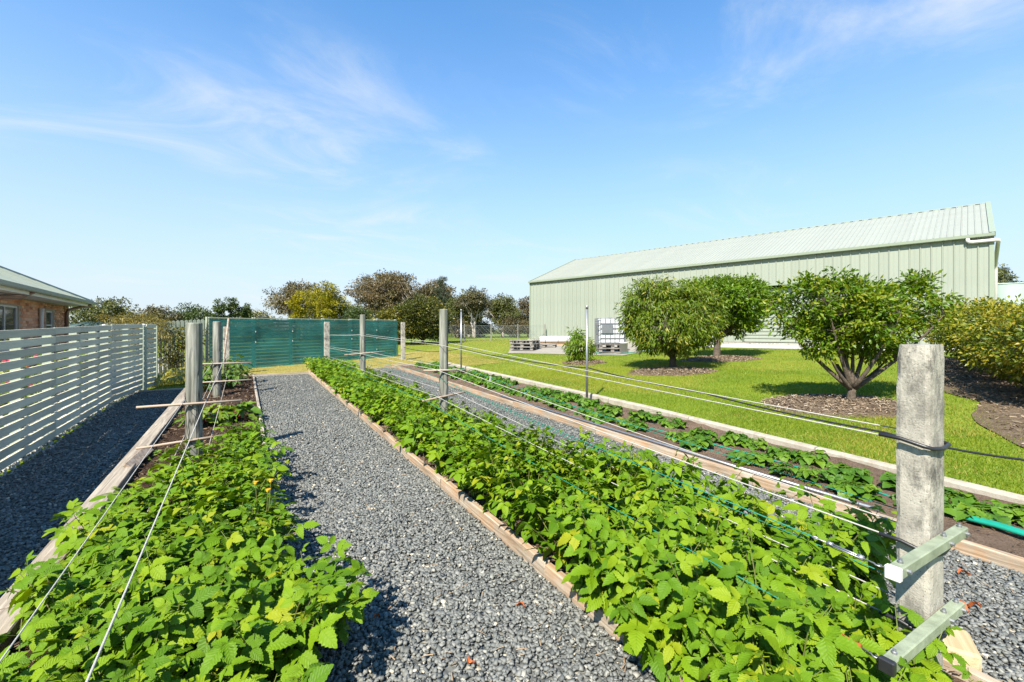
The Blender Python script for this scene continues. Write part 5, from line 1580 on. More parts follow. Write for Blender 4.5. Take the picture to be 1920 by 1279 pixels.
while y_ < 5.95:
    for x in (-0.72, -0.36, 0.02):
        if x < -0.6 and (y_ > 4.6 or (y_ < 2.4)):
            if qr.random() < 0.55:
                continue
        if y_ > 5.3 and x < -0.2 and x > -0.5:
            continue
        where = ('sleeper side', 'middle', 'centre path side')[(-0.72, -0.36, 0.02).index(x)]
        put_rasp(x + qr.uniform(-0.08, 0.08), y_ + qr.uniform(-0.10, 0.10), 'raspberry plant of the left bed, %s, %s' % (where, 'nearest the camera' if y_ < 3.0 else 'towards the thick post'), 'raspberry plants of the left bed', 0.92)
    y_ += 0.375
# one cane straying onto the path
put_rasp(0.30, 2.42, 'raspberry sucker leaning out over the centre path', 'raspberry plants of the left bed', 0.9)

# ------------------------------------------------------------------ strawberry plants
def straw_plant(q, nl):
    a = q.uniform(0, 6.28, nl); el = q.uniform(0.35, 1.25, nl)
    D_ = np.stack([np.cos(a) * np.cos(el), np.sin(a) * np.cos(el), np.sin(el)], -1)
    N_ = np.stack([-np.cos(a) * 0.25 + q.normal(0, .2, nl), -np.sin(a) * 0.25 + q.normal(0, .2, nl), np.full(nl, 1.0)], -1)
    P_ = np.stack([np.cos(a) * 0.03, np.sin(a) * 0.03, np.zeros(nl)], -1)
    S_ = q.uniform(0.8, 1.4, nl)
    # leaves stand on their stalks and spread flat: tip of stalk first, blade bent out
    P2 = P_ + D_ * (q.uniform(0.06, 0.13, nl))[:, None]
    D2 = np.stack([np.cos(a), np.sin(a), q.uniform(-0.3, 0.25, nl)], -1)
    return P_, P2, D2, N_, S_
def straw_far(seed):
    q = np.random.default_rng(seed); nl = 26
    P_, P2, D2, N_, S_ = straw_plant(q, nl)
    Vs, Fs, Us, Ts, n = [], [], [], [], 0
    pick = q.integers(0, len(STRAW_LO), nl)
    for k, (tV, tF, tU) in enumerate(STRAW_LO):
        s = pick == k
        if s.sum() == 0: continue
        tW = tV.copy(); tW[:, 1] -= 0.085
        V, F = place(tW, tF, P2[s], D2[s], N_[s], S_[s])
        Vs.append(V); Fs.append(F + n); Us.append(np.tile(tU, (s.sum(), 1))); Ts.append(np.repeat(q.uniform(0, 1, s.sum()), len(tV))); n += len(V)
    mb = MB()
    for a_, b_ in zip(P_, P2): mb.tube([a_, b_], 0.002, 3)
    cm = bpy.data.meshes.new('stalks'); cm.from_pydata(mb.v, [], mb.f); cm.materials.append(M['stem'])
    return np_mesh('foliage', np.concatenate(Vs), np.concatenate(Fs), 'straw', np.concatenate(Ts), np.concatenate(Us), True), cm
SFAR = [straw_far(300 + k) for k in range(6)]
qs = np.random.default_rng(17)
def put_straw(x, y_, scale=1.0):
    z0 = g(x, y_) + 0.045
    lb, gr = ('strawberry plant at the near end of its bed', 'near strawberry plants') if y_ < 3.4 else (('strawberry plant in the middle stretch of its bed', 'middle strawberry plants') if y_ < 9 else ('strawberry plant at the far end of its bed', 'far strawberry plants'))
    t = thing('strawberry_plant', lb, 'strawberry plant', (x, y_, z0), qs.uniform(0, 6.28), gr)
    if y_ < 3.4:
        P_, P2, D2, N_, S_ = straw_plant(qs, 22)
        Mx = frames(D2, N_)
        for k in range(len(P2)):
            o = link('leaf', STRAW_ME[int(qs.integers(0, len(STRAW_ME)))], t)
            sc = S_[k] * scale
            m3 = Mx[k].T * sc
            off = P2[k] - m3[:, 1] * 0.085
            o.matrix_basis = Matrix(((m3[0, 0], m3[0, 1], m3[0, 2], off[0]), (m3[1, 0], m3[1, 1], m3[1, 2], off[1]), (m3[2, 0], m3[2, 1], m3[2, 2], off[2]), (0, 0, 0, 1)))
        mb = MB()
        for a_, b_ in zip(P_, P2): mb.tube([a_, b_], 0.002, 4)
        mb.build('stalks', 'stem', t)
    else:
        fm, cm = SFAR[int(qs.integers(0, len(SFAR)))]
        o = link('foliage', fm, t); o['kind'] = 'stuff'; o.scale = (scale,) * 3
        o = link('stalks', cm, t); o.scale = (scale,) * 3
put_straw(5.33, 1.28, 1.25); put_straw(5.62, 1.10, 1.15); put_straw(5.55, 1.55, 1.1); put_straw(5.15, 1.62, 1.0)
y_ = 2.0
while y_ < 15.8:
    for x in (5.02, 5.62):
        if qs.random() < 0.08:
            continue
        xx = x + 0.02 * y_ + qs.uniform(-0.10, 0.10)
        put_straw(xx, y_ + qs.uniform(-0.12, 0.12), qs.uniform(0.9, 1.3))
    y_ += 0.36

# ------------------------------------------------------------------ other plants of the left bed
def leafy_plant(name, label, cat, loc, nl, rad, hgt, Ln, W, mat, stemmat, seed, droop=0.3, serr=0.05, n=8, group=None):
    q = np.random.default_rng(seed)
    t = thing(name, label, cat, loc, 0, group)
    mes = [np_mesh('leaf', *leaflet(Ln, W, n, serr, q.uniform(.15, .4), q.uniform(.2, .5), 0.22)[:2], mat, None, leaflet(Ln, W, n, serr, .2, .3)[2], True) for k in range(4)]
    mb = MB()
    for k in range(nl):
        a = q.uniform(0, 6.28); rr = rad * math.sqrt(q.uniform(0.02, 1)); z = hgt * q.uniform(0.35, 1.0) * (1.1 - 0.45 * rr / rad)
        p = np.array([rr * math.cos(a), rr * math.sin(a), z])
        D_ = np.array([[math.cos(a + q.normal(0, .5)), math.sin(a + q.normal(0, .5)), q.normal(-droop + 0.3, .3)]])
        Mx = frames(D_, np.array([[q.normal(-.1, .3), q.normal(-.1, .3), 1.0]]))[0]
        m3 = Mx.T * q.uniform(0.7, 1.25)
        o = link('leaf', mes[k % 4], t)
        o.matrix_basis = Matrix(((m3[0, 0], m3[0, 1], m3[0, 2], p[0]), (m3[1, 0], m3[1, 1], m3[1, 2], p[1]), (m3[2, 0], m3[2, 1], m3[2, 2], p[2]), (0, 0, 0, 1)))
        mb.tube([(p[0] * .15, p[1] * .15, 0), (p[0] * .55, p[1] * .55, z * .6), tuple(p)], [0.005, 0.004, 0.002], 4)
    mb.build('stalks', stemmat, t)
    return t
M['silver'] = leaf_mat('chard_leaf', [(0.0, (0.07, 0.15, 0.012)), (0.5, (0.12, 0.20, 0.014)), (1.0, (0.18, 0.24, 0.02))], 0.3, 0.4, True)
M['potato'] = leaf_mat('potato_leaf', [(0.0, (0.05, 0.11, 0.012)), (0.5, (0.085, 0.155, 0.016)), (1.0, (0.12, 0.19, 0.02))], 0.3, 0.5, True)
zz = lambda y_: g(0, y_) + 0.04
leafy_plant('chard_plant', 'crinkled light green plant with red stalks, right of the post', 'vegetable plant', (-0.13, 8.5, zz(8.5)), 40, 0.27, 0.28, 0.20, 0.13, 'silver', 'red_stem', 401)
leafy_plant('chard_plant', 'crinkled light green plant just behind the thick post', 'vegetable plant', (-0.50, 8.35, zz(8.35)), 44, 0.29, 0.30, 0.19, 0.125, 'silver', 'red_stem', 402)
for k, (x, y_, s) in enumerate(((-0.72, 12.1, 0.55), (-0.30, 12.35, 0.60), (-0.62, 13.2, 0.7), (-0.22, 13.3, 0.72), (-0.45, 14.1, 0.66))):
    leafy_plant('potato_plant', ('front left', 'front right', 'middle left', 'middle right', 'rearmost')[k] + ' bushy potato plant at the far end of the left bed', 'vegetable plant', (x, y_, zz(y_)), 90, 0.34, s, 0.13, 0.085, 'potato', 'stem', 410 + k, group='potato plants')
leafy_plant('weed', 'small green weed on the bare soil of the left bed', 'weed', (-0.82, 6.7, zz(6.7)), 14, 0.10, 0.08, 0.07, 0.04, 'silver', 'stem', 420)
# sow thistle with yellow flowers
t = leafy_plant('sow_thistle', 'spiny weed with yellow flowers at the edge of the left bed', 'weed', (0.10, 3.42, zz(3.42)), 70, 0.15, 0.46, 0.12, 0.032, 'straw', 'stem', 421, 0.2, 0.45, 12)
for k, (dx, dy, dz) in enumerate(((-0.04, 0.02, 0.53), (0.05, 0.05, 0.52), (0.03, -0.02, 0.48))):
    fl = MB()
    for j in range(14):
        a = 2 * PI * j / 14
        fl.add([(0, 0, 0), (0.007 * math.cos(a + .3), 0.007 * math.sin(a + .3), 0.002), (0.022 * math.cos(a), 0.022 * math.sin(a), 0.010), (0.007 * math.cos(a - .3), 0.007 * math.sin(a - .3), 0.002)], [(0, 3, 2, 1)])
    fl.lathe([(0.005, -0.015), (0.011, -0.004), (0.009, 0.004)], 8)
    o = fl.build('flower', 'yellow_flower', t); o.location = (dx, dy, dz)
    MB().tube([(dx * .4, dy * .4, 0.1), (dx, dy, dz - 0.012)], 0.003, 4).build('stalk', 'stem', t)

# ------------------------------------------------------------------ trees and shrubs
def leaf_card(Ln, W, fold=0.3, curl=0.25):
    return leaflet(Ln, W, 2, 0.0, fold, curl)[:2]
def small_card(Ln, W):
    return np.array([(0, 0, 0), (W / 2, Ln * .45, W * .2), (0, Ln, -Ln * .12), (-W / 2, Ln * .45, W * .2)]), np.array([(0, 1, 2, 3)])
def narrow_leaf(Ln, W):
    V, F, U = leaflet(Ln, W, 3, 0.0, 0.4, 0.35)
    return V, F
def sample_ells(q, ells, n, inner=0.25):
    vol = np.array([e[3] * e[4] * e[5] for e in ells]); pk = q.choice(len(ells), n, p=vol / vol.sum())
    d = nrm(q.normal(size=(n, 3))); r = (inner ** 3 + (1 - inner ** 3) * q.uniform(0, 1, n)) ** (1 / 3)
    E_ = np.array(ells)[pk]
    return E_[:, :3] + d * r[:, None] * E_[:, 3:6], d
def crown_mesh(q, ctr, out, n_leaf, rc, tpl, size, droop, up, mat, flat=0.7, tint_amp=0.75):
    tV, tF = tpl
    k = len(ctr); n = k * n_leaf
    C = np.repeat(ctr, n_leaf, 0); O = np.repeat(out, n_leaf, 0)
    off = nrm(q.normal(size=(n, 3))) * (q.uniform(0.02, 1, n) ** 0.45 * 1.55)[:, None] * np.array([1, 1, flat]) * (np.repeat(q.uniform(0.65, 1.3, k), n_leaf) * rc)[:, None]
    P_ = C + off
    D_ = O * 0.5 + nrm(off) * 0.6 + q.normal(0, .45, (n, 3)) + np.array([0, 0, -droop])
    N_ = q.normal(0, .55, (n, 3)) + O * 0.35 + np.array([0, 0, up])
    V, F = place(tV, tF, P_, D_, N_, q.uniform(.65, 1.3, n) * size)
    T_ = np.clip(np.repeat(q.uniform(0, 1 - tint_amp * 0.6, k), n_leaf) + q.uniform(0, tint_amp * 0.6, n), 0, .999)
    return np_mesh('crown', V, F, mat, np.repeat(T_, len(tV)))
def bez(a, c, b_, n):
    return [tuple((1 - s) ** 2 * a + 2 * s * (1 - s) * c + s * s * b_) for s in np.linspace(0, 1, n)]
def tree(name, label, cat, loc, ells, n_cl, n_leaf, rc, tpl, size, mat, seed, trunk_h, trunk_r, bark='bark', mains=6, droop=0.2, up=0.5, inner=0.25, flat=0.7, limbs_as_parts=False, group=None, trunks=1, vase=False):
    q = np.random.default_rng(seed)
    t = thing(name, label, cat, loc, 0, group)
    ctr, out = sample_ells(q, ells, n_cl, inner)
    # main limbs reach the clumps that lie farthest apart
    pts = [int(np.argmax(ctr[:, 2]))]
    dmin = np.linalg.norm(ctr - ctr[pts[0]], axis=1)
    for k in range(mains - 1):
        j = int(np.argmax(dmin)); pts.append(j); dmin = np.minimum(dmin, np.linalg.norm(ctr - ctr[j], axis=1))
    trunk = MB(); nodes, nrads = [], []
    forks = []
    for k in range(trunks):
        fx = q.normal(0, .12 * (trunks > 1) * trunk_h, 2) if trunks > 1 else q.normal(0, .03, 2)
        bx = np.array([0.25 * fx[0], 0.25 * fx[1], -0.08]); top = np.array([fx[0], fx[1], trunk_h])
        mid = (bx + top) / 2 + np.array([q.normal(0, .04) * trunk_h, q.normal(0, .04) * trunk_h, 0])
        pth = bez(bx, mid, top, 6)
        trunk.tube(pth, [trunk_r * 1.35, trunk_r * 1.08, trunk_r, trunk_r * .95, trunk_r * .92, trunk_r * .85], 10)
        forks.append(top)
    limb_mb = []
    for k, j in enumerate(pts):
        f_ = forks[k % trunks]
        e_ = ctr[j]
        c_ = (f_ + e_) / 2 + (np.array([0, 0, 0.12]) if not vase else np.array([(e_[0] - f_[0]) * 0.12, (e_[1] - f_[1]) * 0.12, -0.05 * (e_[2] - f_[2])]))
        pth = bez(f_ - np.array([0, 0, trunk_r * 0.5]), c_, e_, 8)
        r0 = trunk_r * 0.62
        rads = [r0 * (1 - 0.85 * s) for s in np.linspace(0, 1, 8)]
        mb = MB().tube(pth, rads, 7); limb_mb.append(mb)
        for s_, p in enumerate(pth):
            if s_ >= 2:
                nodes.append(p); nrads.append(rads[s_])
    nodes = np.array(nodes)
    tw = MB()
    for j in range(n_cl):
        if j in pts: continue
        dd = np.linalg.norm(nodes - ctr[j], axis=1) + 0.6 * np.maximum(0, nodes[:, 2] - ctr[j][2])
        k = int(np.argmin(dd)); a_ = nodes[k]; e_ = ctr[j]
        c_ = (a_ + e_) / 2 + np.array([0, 0, 0.1 * np.linalg.norm(e_ - a_)])
        r0 = min(nrads[k] * 0.6, trunk_r * 0.25)
        tw.tube(bez(a_, c_, e_, 4), [r0, r0 * .75, r0 * .5, r0 * .25], 4, False)
    if limbs_as_parts:
        tr_ = trunk.build('trunk', bark, t, True)
        for mb in limb_mb: mb.build('limb', bark, t, True)
        if tw.v: tw.build('twigs', bark, t, True)
    else:
        for mb in limb_mb + [tw]:
            trunk.add(mb.v, mb.f)
        trunk.build('trunk', bark, t, True)
    o = link('crown', crown_mesh(q, ctr, out, n_leaf, rc, tpl, size, droop, up, mat, flat), t)
    return t
def at(x, y_): return (x, y_, g(x, y_))
# fruit trees on the lawn
tree('fruit_tree', 'rounded fruit tree with drooping narrow leaves, in front of the shed', 'fruit tree', at(11.14, 9.33),
     [(-0.5, 0.3, 1.75, 0.95, 0.95, 0.95), (0.4, -0.25, 1.65, 1.0, 1.0, 0.95), (-0.1, 0.05, 1.2, 1.3, 1.3, 0.75), (-0.45, 0.25, 2.4, 0.55, 0.55, 0.42), (0.55, -0.3, 2.2, 0.5, 0.5, 0.4)], 520, 48, 0.15, narrow_leaf(0.135, 0.036), 1.0, 'peach', 501, 0.42, 0.11, mains=8, droop=0.75, up=0.45, inner=0.55, limbs_as_parts=True)
tree('fruit_tree', 'dense broad leaved tree behind the drooping fruit tree', 'fruit tree', at(14.38, 10.16),
     [(0.4, -0.2, 2.0, 1.25, 1.25, 0.85), (-0.3, 0.2, 2.3, 0.8, 0.8, 0.6), (1.05, -0.6, 2.2, 0.75, 0.75, 0.65), (0.5, -0.3, 1.3, 0.8, 0.8, 0.5)], 460, 46, 0.165, leaf_card(0.115, 0.06), 1.0, 'citrus', 502, 0.75, 0.12, mains=7, droop=0.3, up=0.5, inner=0.55, limbs_as_parts=True)
tree('fruit_tree', 'open vase shaped fruit tree with pale limbs, near the concrete post', 'fruit tree', at(9.71, 4.09),
     [(-0.80, 0.47, 1.80, 0.50, 0.55, 0.55), (-0.25, 0.15, 1.95, 0.5, 0.55, 0.5), (0.35, -0.2, 1.80, 0.52, 0.55, 0.5), (0.98, -0.58, 1.90, 0.48, 0.55, 0.50), (-0.5, 0.3, 1.25, 0.45, 0.5, 0.45), (0.55, -0.3, 1.25, 0.45, 0.5, 0.45), (0.0, 0.0, 1.35, .45, .45, .5), (-0.15, -0.45, 1.6, .4, .4, .45), (0.2, 0.45, 1.6, .4, .4, .45), (-0.2, 0.1, 2.3, 0.16, 0.16, 0.3)], 500, 38, 0.115, leaf_card(0.088, 0.044), 1.0, 'plum', 503, 0.30, 0.075, mains=10, droop=0.1, up=0.45, inner=0.45, limbs_as_parts=True, vase=True)
tree('young_fruit_tree', 'small drooping young fruit tree beside the steel post', 'fruit tree', at(10.3, 12.75),
     [(0, 0, 0.55, 0.48, 0.48, 0.5), (-0.12, 0.08, 0.9, 0.28, 0.28, 0.3)], 75, 24, 0.11, narrow_leaf(0.15, 0.036), 1.0, 'citrus', 504, 0.15, 0.03, mains=5, droop=0.9, up=0.3, inner=0.3)
# hedge at the right
for k, (x, y_, s) in enumerate(((11.6, 1.75, 0.95), (12.9, 2.45, 1.0), (14.3, 3.15, 1.0), (15.7, 3.75, 1.02), (17.1, 4.3, 1.0), (12.4, 0.5, 1.0), (14.4, 1.0, 1.0))):
    lb = ('nearest yellow green hedge shrub over the mulch', 'second yellow green hedge shrub from the front', 'third yellow green hedge shrub', 'fourth yellow green hedge shrub from the front', 'hedge shrub closest to the shed', 'hedge shrub at the right edge', 'hedge shrub behind the right edge')[k]
    tree('hedge_shrub', lb, 'shrub', at(x, y_), [(0, 0, 1.02 * s, 0.98, 0.98, 0.72 * s), (0.3, -0.2, 0.65 * s, 0.85, 0.85, 0.5), (-0.3, 0.3, 1.2 * s, .6, .6, .5)], 230, 34, 0.14, leaf_card(0.08, 0.044), 1.0, 'hedge', 520 + k, 0.30, 0.05, mains=7, droop=0.1, up=0.5, inner=0.5, group='hedge shrubs')

# background trees: position, half widths, bottom and top of the crown above the ground
def bg_tree(label, x, y_, rx, zlo, zhi, mat, seed, n_cl=90, n_leaf=34, rc=None, leaf=0.32, trunk_h=None, trunk_r=0.16, bark='bark', lobes=4, inner=0.35, tpl=None, droop=0.4, up=0.4, trunks=1, name='gum_tree', cat='tree', flat=0.6, mains=7):
    q = np.random.default_rng(seed + 9000)
    rx *= 1.22; zhi += 0.06 * (zhi - zlo); h = zhi - zlo
    ells = [(0, 0, (zlo + zhi) / 2, rx * 0.62, rx * 0.62, h * 0.40)]
    for k in range(lobes):
        a = 6.28 * k / lobes + q.uniform(-.4, .4); rr = rx * q.uniform(0.35, 0.6)
        ells.append((rr * math.cos(a), rr * math.sin(a), zlo + h * q.uniform(0.35, 0.74), rx * q.uniform(.36, .5), rx * q.uniform(.36, .5), h * q.uniform(.18, .28)))
    ells.append((q.uniform(-.2, .2) * rx, q.uniform(-.2, .2) * rx, zhi - h * 0.2, rx * .42, rx * .42, h * .2))
    return tree(name, label, cat, (x, y_, g(x, y_)), ells, int(n_cl * 1.25), int(n_leaf * 1.9), (rc or rx * 0.17) * 1.15, tpl or small_card(leaf * 0.8, leaf * 0.36), 1.0, mat, seed, trunk_h if trunk_h is not None else max(0.4, zlo + 0.15 * h), trunk_r, bark, mains=mains, droop=droop, up=up, inner=inner, flat=flat, trunks=trunks)
bg_tree('sparse gum with open crown to the right of the brick house', -10.4, 50.2, 2.7, 1.0, 3.5, 'gum_green', 601, 70, 26, 0.34, 0.26, 1.0, 0.12, trunks=2, inner=0.5)
bg_tree('thin crowned gum above the paling fence', -6.8, 52.8, 1.7, 1.2, 3.2, 'gum', 602, 40, 24, 0.28, 0.25, 1.0, 0.09, inner=0.5)
bg_tree('dark green trees above the left end of the teal screen', -4.4, 54.8, 2.3, 0.4, 3.3, 'sap', 603, 90, 30, 0.36, 0.26, 0.6, 0.1)
bg_tree('dark thicket at the horizon left of the saplings', -8.6, 56.0, 2.4, 0.3, 2.5, 'gum_green', 640, 70, 30, 0.4, 0.26, 0.6, 0.1)
bg_tree('slim sapling left of the pair above the teal screen', -1.8, 47.5, 0.6, 0.6, 3.6, 'sap', 604, 36, 24, 0.16, 0.22, 1.6, 0.04, name='sapling', lobes=2)
bg_tree('tallest slim sapling above the teal screen', -0.9, 48.1, 0.5, 1.6, 3.95, 'sap', 605, 32, 24, 0.15, 0.22, 1.6, 0.04, name='sapling', lobes=2)
bg_tree('small sapling right of the tallest one above the teal screen', 0.1, 48.7, 0.45, 1.6, 3.4, 'sap', 606, 26, 22, 0.14, 0.22, 1.5, 0.04, name='sapling', lobes=2)
bg_tree('low bushy trees on the horizon beside the small sapling', 1.0, 55.4, 2.2, 0.5, 2.9, 'dark_bush', 607, 70, 28, 0.36, 0.26, 0.6, 0.1)
bg_tree('olive green low thicket right of the low horizon trees', -1.6, 57.0, 2.2, 0.3, 2.4, 'gum_green', 641, 60, 28, 0.38, 0.26, 0.6, 0.1)
bg_tree('brownish gum spreading behind the bright yellow green tree', 6.0, 60.4, 4.0, 1.8, 6.4, 'gum_brown', 608, 150, 34, 0.5, 0.3, 2.0, 0.2, trunks=2, bark='gum_bark', inner=0.5)
bg_tree('bright yellow green tree above the teal screen', 6.9, 48.6, 1.9, 0.6, 5.6, 'yellow_tree', 609, 130, 36, 0.32, 0.24, 0.9, 0.12, name='yellow_tree', lobes=3, droop=-0.3)
bg_tree('narrow yellow green side stem of the bright tree', 4.3, 47.8, 0.75, 0.6, 4.7, 'yellow_tree', 610, 50, 30, 0.2, 0.24, 0.9, 0.08, name='yellow_tree', lobes=2, droop=-0.3)
bg_tree('small dark tree right of the bright yellow green one', 8.9, 48.2, 0.8, 0.8, 3.5, 'sap', 611, 40, 26, 0.18, 0.22, 1.0, 0.06, name='sapling', lobes=3)
bg_tree('big round gum with brown foliage behind the teal screen', 14.6, 55.1, 4.0, 1.4, 7.6, 'gum_brown', 612, 190, 38, 0.42, 0.3, 2.2, 0.24, trunks=2, bark='gum_bark', inner=0.45, lobes=6)
bg_tree('grey green upper gum crown behind the big brown gum', 16.2, 59.0, 3.6, 3.0, 7.9, 'gum', 613, 120, 34, 0.42, 0.3, 2.4, 0.2, bark='gum_bark', inner=0.5)
bg_tree('dark small bush under the big brown gum', 9.0, 43.5, 0.95, 0.3, 3.1, 'sap', 614, 50, 28, 0.2, 0.24, 0.5, 0.06, name='bush')
bg_tree('dense dark bush with yellow tips right of the teal screen', 9.9, 28.2, 1.85, -0.1, 2.9, 'dark_bush', 615, 210, 40, 0.24, 0.17, 0.3, 0.10, name='bush', inner=0.55, lobes=6, droop=-0.2)
bg_tree('dense dark bush set behind the yellow tipped one', 8.4, 29.5, 1.3, -0.1, 2.3, 'dark_bush', 642, 110, 36, 0.22, 0.17, 0.3, 0.10, name='bush', inner=0.55, lobes=5, droop=-0.2)
bg_tree('brown gum left of the dark pine', 21.0, 56.0, 2.6, 2.4, 7.1, 'gum', 616, 110, 34, 0.36, 0.3, 2.6, 0.2, bark='gum_bark', inner=0.45)
bg_tree('pale trunked gum between the pine and the shed', 18.3, 37.9, 1.55, 1.9, 4.5, 'gum', 617, 95, 30, 0.24, 0.2, 1.5, 0.10, bark='gum_bark', trunks=3, inner=0.5, lobes=5)
bg_tree('leaning pale trunked gum left of the larger one', 17.3, 39.5, 1.0, 1.3, 3.8, 'gum_green', 643, 60, 28, 0.22, 0.2, 1.3, 0.08, bark='gum_bark', trunks=2, inner=0.5, lobes=4)
bg_tree('green gum just left of the shed', 22.6, 40.0, 1.8, 0.7, 4.1, 'gum_green', 618, 110, 32, 0.26, 0.2, 1.0, 0.10, bark='gum_bark', trunks=2, inner=0.4)
bg_tree('brown gum half hidden by the left end of the shed', 25.9, 40.6, 1.35, 0.2, 4.5, 'gum_brown', 619, 90, 30, 0.24, 0.2, 0.9, 0.10, inner=0.4)
for k, (x, y_, rx, zh, lb) in enumerate(((16.4, 36.6, 0.95, 1.6, 'left scrub bush under the pale trunked gum'), (19.8, 39.8, 1.3, 1.6, 'middle scrub bush behind the chain link fence'), (22.6, 37.9, 1.5, 1.9, 'scrub bush behind the pallet stack'), (13.6, 36.5, 1.3, 1.7, 'scrub bush behind the middle round post'), (25.6, 38.6, 1.3, 2.0, 'scrub bush at the back corner of the shed'))):
    bg_tree(lb, x, y_, rx, -0.1, zh, 'gum_green' if k % 2 else 'gum', 620 + k, 70, 28, 0.2, 0.17, 0.2, 0.04, name='scrub_bush', cat='bush')
bg_tree('brown green tree beyond the right end of the shed', 70.5, 15.6, 2.0, 1.0, 7.4, 'gum_green', 630, 90, 30, 0.38, 0.32, 1.6, 0.2)
bg_tree('low trees at the right edge of the picture behind the tank', 73.0, 13.0, 2.6, 0.6, 5.0, 'sap', 631, 90, 30, 0.38, 0.32, 1.0, 0.2)
for k, (x, y_, rx, zl_, zh, mt, lb) in enumerate(((19.8, 42.5, 1.9, 0.8, 4.6, 'gum_green', 'gum in the second row behind the pale trunked one'), (24.6, 44.0, 2.0, 0.8, 4.3, 'gum', 'gum in the second row closest to the shed'), (15.8, 43.0, 1.9, 0.5, 3.6, 'dark_bush', 'dark low tree behind the middle round post'), (18.6, 53.0, 2.4, 1.0, 5.2, 'gum', 'gum filling the gap beside the dark pine'), (11.0, 52.0, 2.0, 0.4, 3.6, 'gum_green', 'low green tree under the left side of the big brown gum'), (22.0, 48.0, 2.2, 0.6, 4.4, 'gum_green', 'gum low behind the gap right of the pine'))):
    bg_tree(lb, x, y_, rx, zl_, zh, mt, 660 + k, 90, 30, 0.3, 0.24, None, 0.1, bark='gum_bark', inner=0.4, trunks=2)
# a far belt of low woodland that closes the horizon
q = np.random.default_rng(70); n = 2600
a = np.concatenate([q.uniform(R(-75), R(75), n)])
rr = q.uniform(85, 105, n); X = rr * np.sin(a + R(30)); Y = rr * np.cos(a + R(30))
hh = 1.5 + 0.9 * np.sin(a * 23) * np.sin(a * 7.3 + 1) + 0.5 * np.sin(a * 61)
ctr = np.stack([X, Y, 0.7 + q.uniform(0, 1, n) ** 0.7 * np.maximum(hh, 0.5)], -1)
o = link('distant_wood', crown_mesh(q, ctr, nrm(q.normal(size=(n, 3))), 16, 0.6, leaf_card(0.6, 0.28), 1.0, 0.2, 0.4, 'gum_green'))
tag(o, 'low belt of distant woodland along the horizon', 'wood', kind='stuff')
# pine: whorls of drooping boughs
def pine(label, x, y_, h, rx, seed, z0=0.3):
    q = np.random.default_rng(seed); t = thing('pine_tree', label, 'tree', (x, y_, g(x, y_)))
    tr_ = MB().tube([(0, 0, -0.1), (0.05, 0, h * .5), (0, 0, h)], [0.16, 0.09, 0.02], 8)
    C, O = [], []
    z = z0
    while z < h - 0.15:
        f_ = (z - z0) / (h - z0); nb = int(6 - 2 * f_)
        for k in range(nb):
            a = q.uniform(0, 6.28); ln = rx * (1 - f_) ** 0.8 * q.uniform(0.45, 1.1) + 0.15
            e_ = np.array([ln * math.cos(a), ln * math.sin(a), z + ln * q.uniform(0.05, 0.35)])
            tr_.tube([(0, 0, z), tuple(e_)], [0.03, 0.008], 4, False)
            m_ = max(2, int(ln / 0.22))
            for j in range(m_):
                s = 0.3 + 0.7 * (j + .5) / m_
                C.append(np.array([0, 0, z]) * (1 - s) + e_ * s); O.append((math.cos(a), math.sin(a), 0.3))
        z += 0.24 + 0.10 * (1 - f_)
    tr_.build('trunk', 'bark', t, True)
    link('crown', crown_mesh(q, np.array(C), np.array(O), 26, 0.14, leaf_card(0.22, 0.035), 1.0, -0.15, 0.4, 'pine', 0.5), t)
pine('dark pine standing above the gums behind the middle round post', 18.9, 47.2, 6.8, 1.9, 700, 0.3)
pine('dark pine top beyond the shed, above the pale tank', 74.5, 16.0, 7.9, 2.2, 701, 1.0)

# shrubs by the slat fence
tree('weeping_shrub', 'olive yellow weeping shrub spilling over the fence corner', 'shrub', at(-2.55, 16.2), [(0, 0, 1.35, 0.75, 0.8, 0.45), (0.35, -0.9, 1.25, 0.5, 0.6, 0.35)], 100, 34, 0.13, narrow_leaf(0.10, 0.016), 1.0, 'olive', 801, 0.6, 0.04, mains=6, droop=0.8, up=0.3, inner=0.4)
tree('weeping_shrub', 'olive yellow shrub behind the fence near the dark green tank', 'shrub', at(-4.0, 20.6), [(0, 0, 1.25, 0.9, 0.9, 0.5), (0.5, 0.5, 1.1, 0.7, 0.7, 0.45)], 90, 32, 0.15, narrow_leaf(0.12, 0.02), 1.0, 'olive', 802, 0.5, 0.04, mains=6, droop=0.6, up=0.3, inner=0.4)
tree('climbing_shrub', 'dark leafy climber on the paling fence beside the thick post', 'shrub', at(-1.72, 16.1), [(0, 0, 0.75, 0.62, 0.3, 0.65), (0.3, 0.1, 1.0, 0.4, 0.25, 0.4)], 90, 24, 0.10, leaf_card(0.07, 0.036), 1.0, 'dark_bush', 803, 0.3, 0.025, mains=6, droop=0.2, up=0.3, inner=0.2)
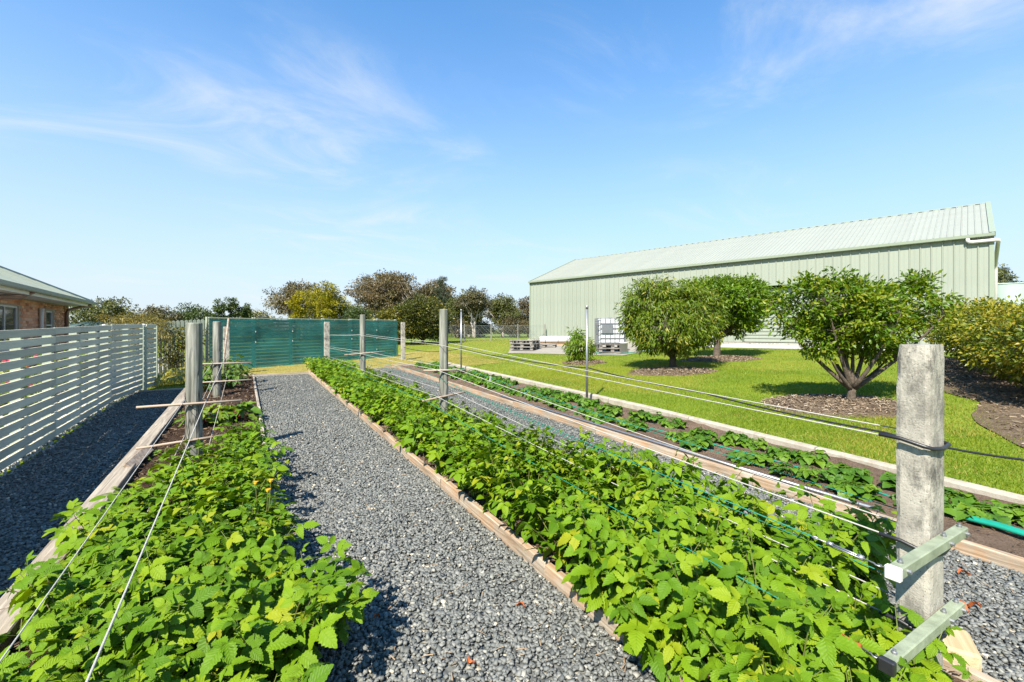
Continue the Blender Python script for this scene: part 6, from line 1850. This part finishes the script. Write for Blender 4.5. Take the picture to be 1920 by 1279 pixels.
# striped drooping plants at the foot of the corner
def fronds(label, x, y_, seed, nf=34, rad=0.5, h=0.42):
    q = np.random.default_rng(seed); t = thing('striped_plant', label, 'plant', at(x, y_), 0, 'striped plants at the fence corner')
    for v in range(nf):
        a = q.uniform(0, 6.28); r_ = rad * math.sqrt(q.uniform(0.03, 1)); zt = h * q.uniform(0.55, 1.0) * (1.15 - 0.6 * r_ / rad)
        mb = MB()
        for j in range(5):
            b_ = a + q.normal(0, 0.8); ln = q.uniform(0.14, 0.24); w = 0.016
            sx, sy = -math.sin(b_), math.cos(b_)
            for k in range(5):
                s = k / 4; rr = ln * s; zz_ = zt + 0.05 * math.sin(s * 2.2) - 0.30 * ln * 3.2 * s * s
                ww = w * math.sin(PI * (0.15 + 0.83 * s))
                cx, cy = r_ * math.cos(a) + rr * math.cos(b_), r_ * math.sin(a) + rr * math.sin(b_)
                mb.v += [(cx - sx * ww, cy - sy * ww, zz_), (cx + sx * ww, cy + sy * ww, zz_)]
            n0 = len(mb.v) - 10
            mb.f += [(n0 + 2 * k, n0 + 2 * k + 1, n0 + 2 * k + 3, n0 + 2 * k + 2) for k in range(4)]
        mb.tube([(r_ * .2 * math.cos(a), r_ * .2 * math.sin(a), 0), (r_ * math.cos(a), r_ * math.sin(a), zt)], 0.004, 4)
        mb.build('frond', 'varieg', t)
fronds('yellow striped drooping plant at the foot of the corner post', -1.68, 14.0, 811)
fronds('yellow striped drooping plant nearer the thick post', -1.34, 14.35, 812)
# flowering plants on the house side of the slat fence, seen through its gaps
for k, (x, y_) in enumerate(((-2.95, 7.6), (-3.05, 8.6), (-2.9, 9.5), (-3.1, 10.5), (-3.0, 11.6), (-2.85, 12.5), (-3.4, 6.6))):
    t = tree('flowering_plant', 'red flowering bush behind the slat fence, seen through its gaps', 'shrub', at(x, y_), [(0, 0, 0.45, 0.35, 0.4, 0.32), (0.1, 0.1, 0.75, 0.2, 0.2, 0.25)], 40, 20, 0.09, leaf_card(0.07, 0.045), 1.0, 'plum', 820 + k, 0.15, 0.02, mains=5, droop=0.1, up=0.5, inner=0.3, group='flowering bushes behind the fence')
    rq = random.Random(830 + k)
    for j in range(7):
        a = rq.uniform(0, 6.28); rr = rq.uniform(0.1, 0.36); z = rq.uniform(0.4, 1.0)
        fl = MB().lathe([(0.008, -0.02), (0.035, 0.0), (0.028, 0.02), (0.01, 0.028)], 7, (rr * math.cos(a), rr * math.sin(a), z))
        fl.build('flower', 'red_flower', t)
print('leaf objects', n_leaf_obj, 'objects', len(bpy.data.objects))
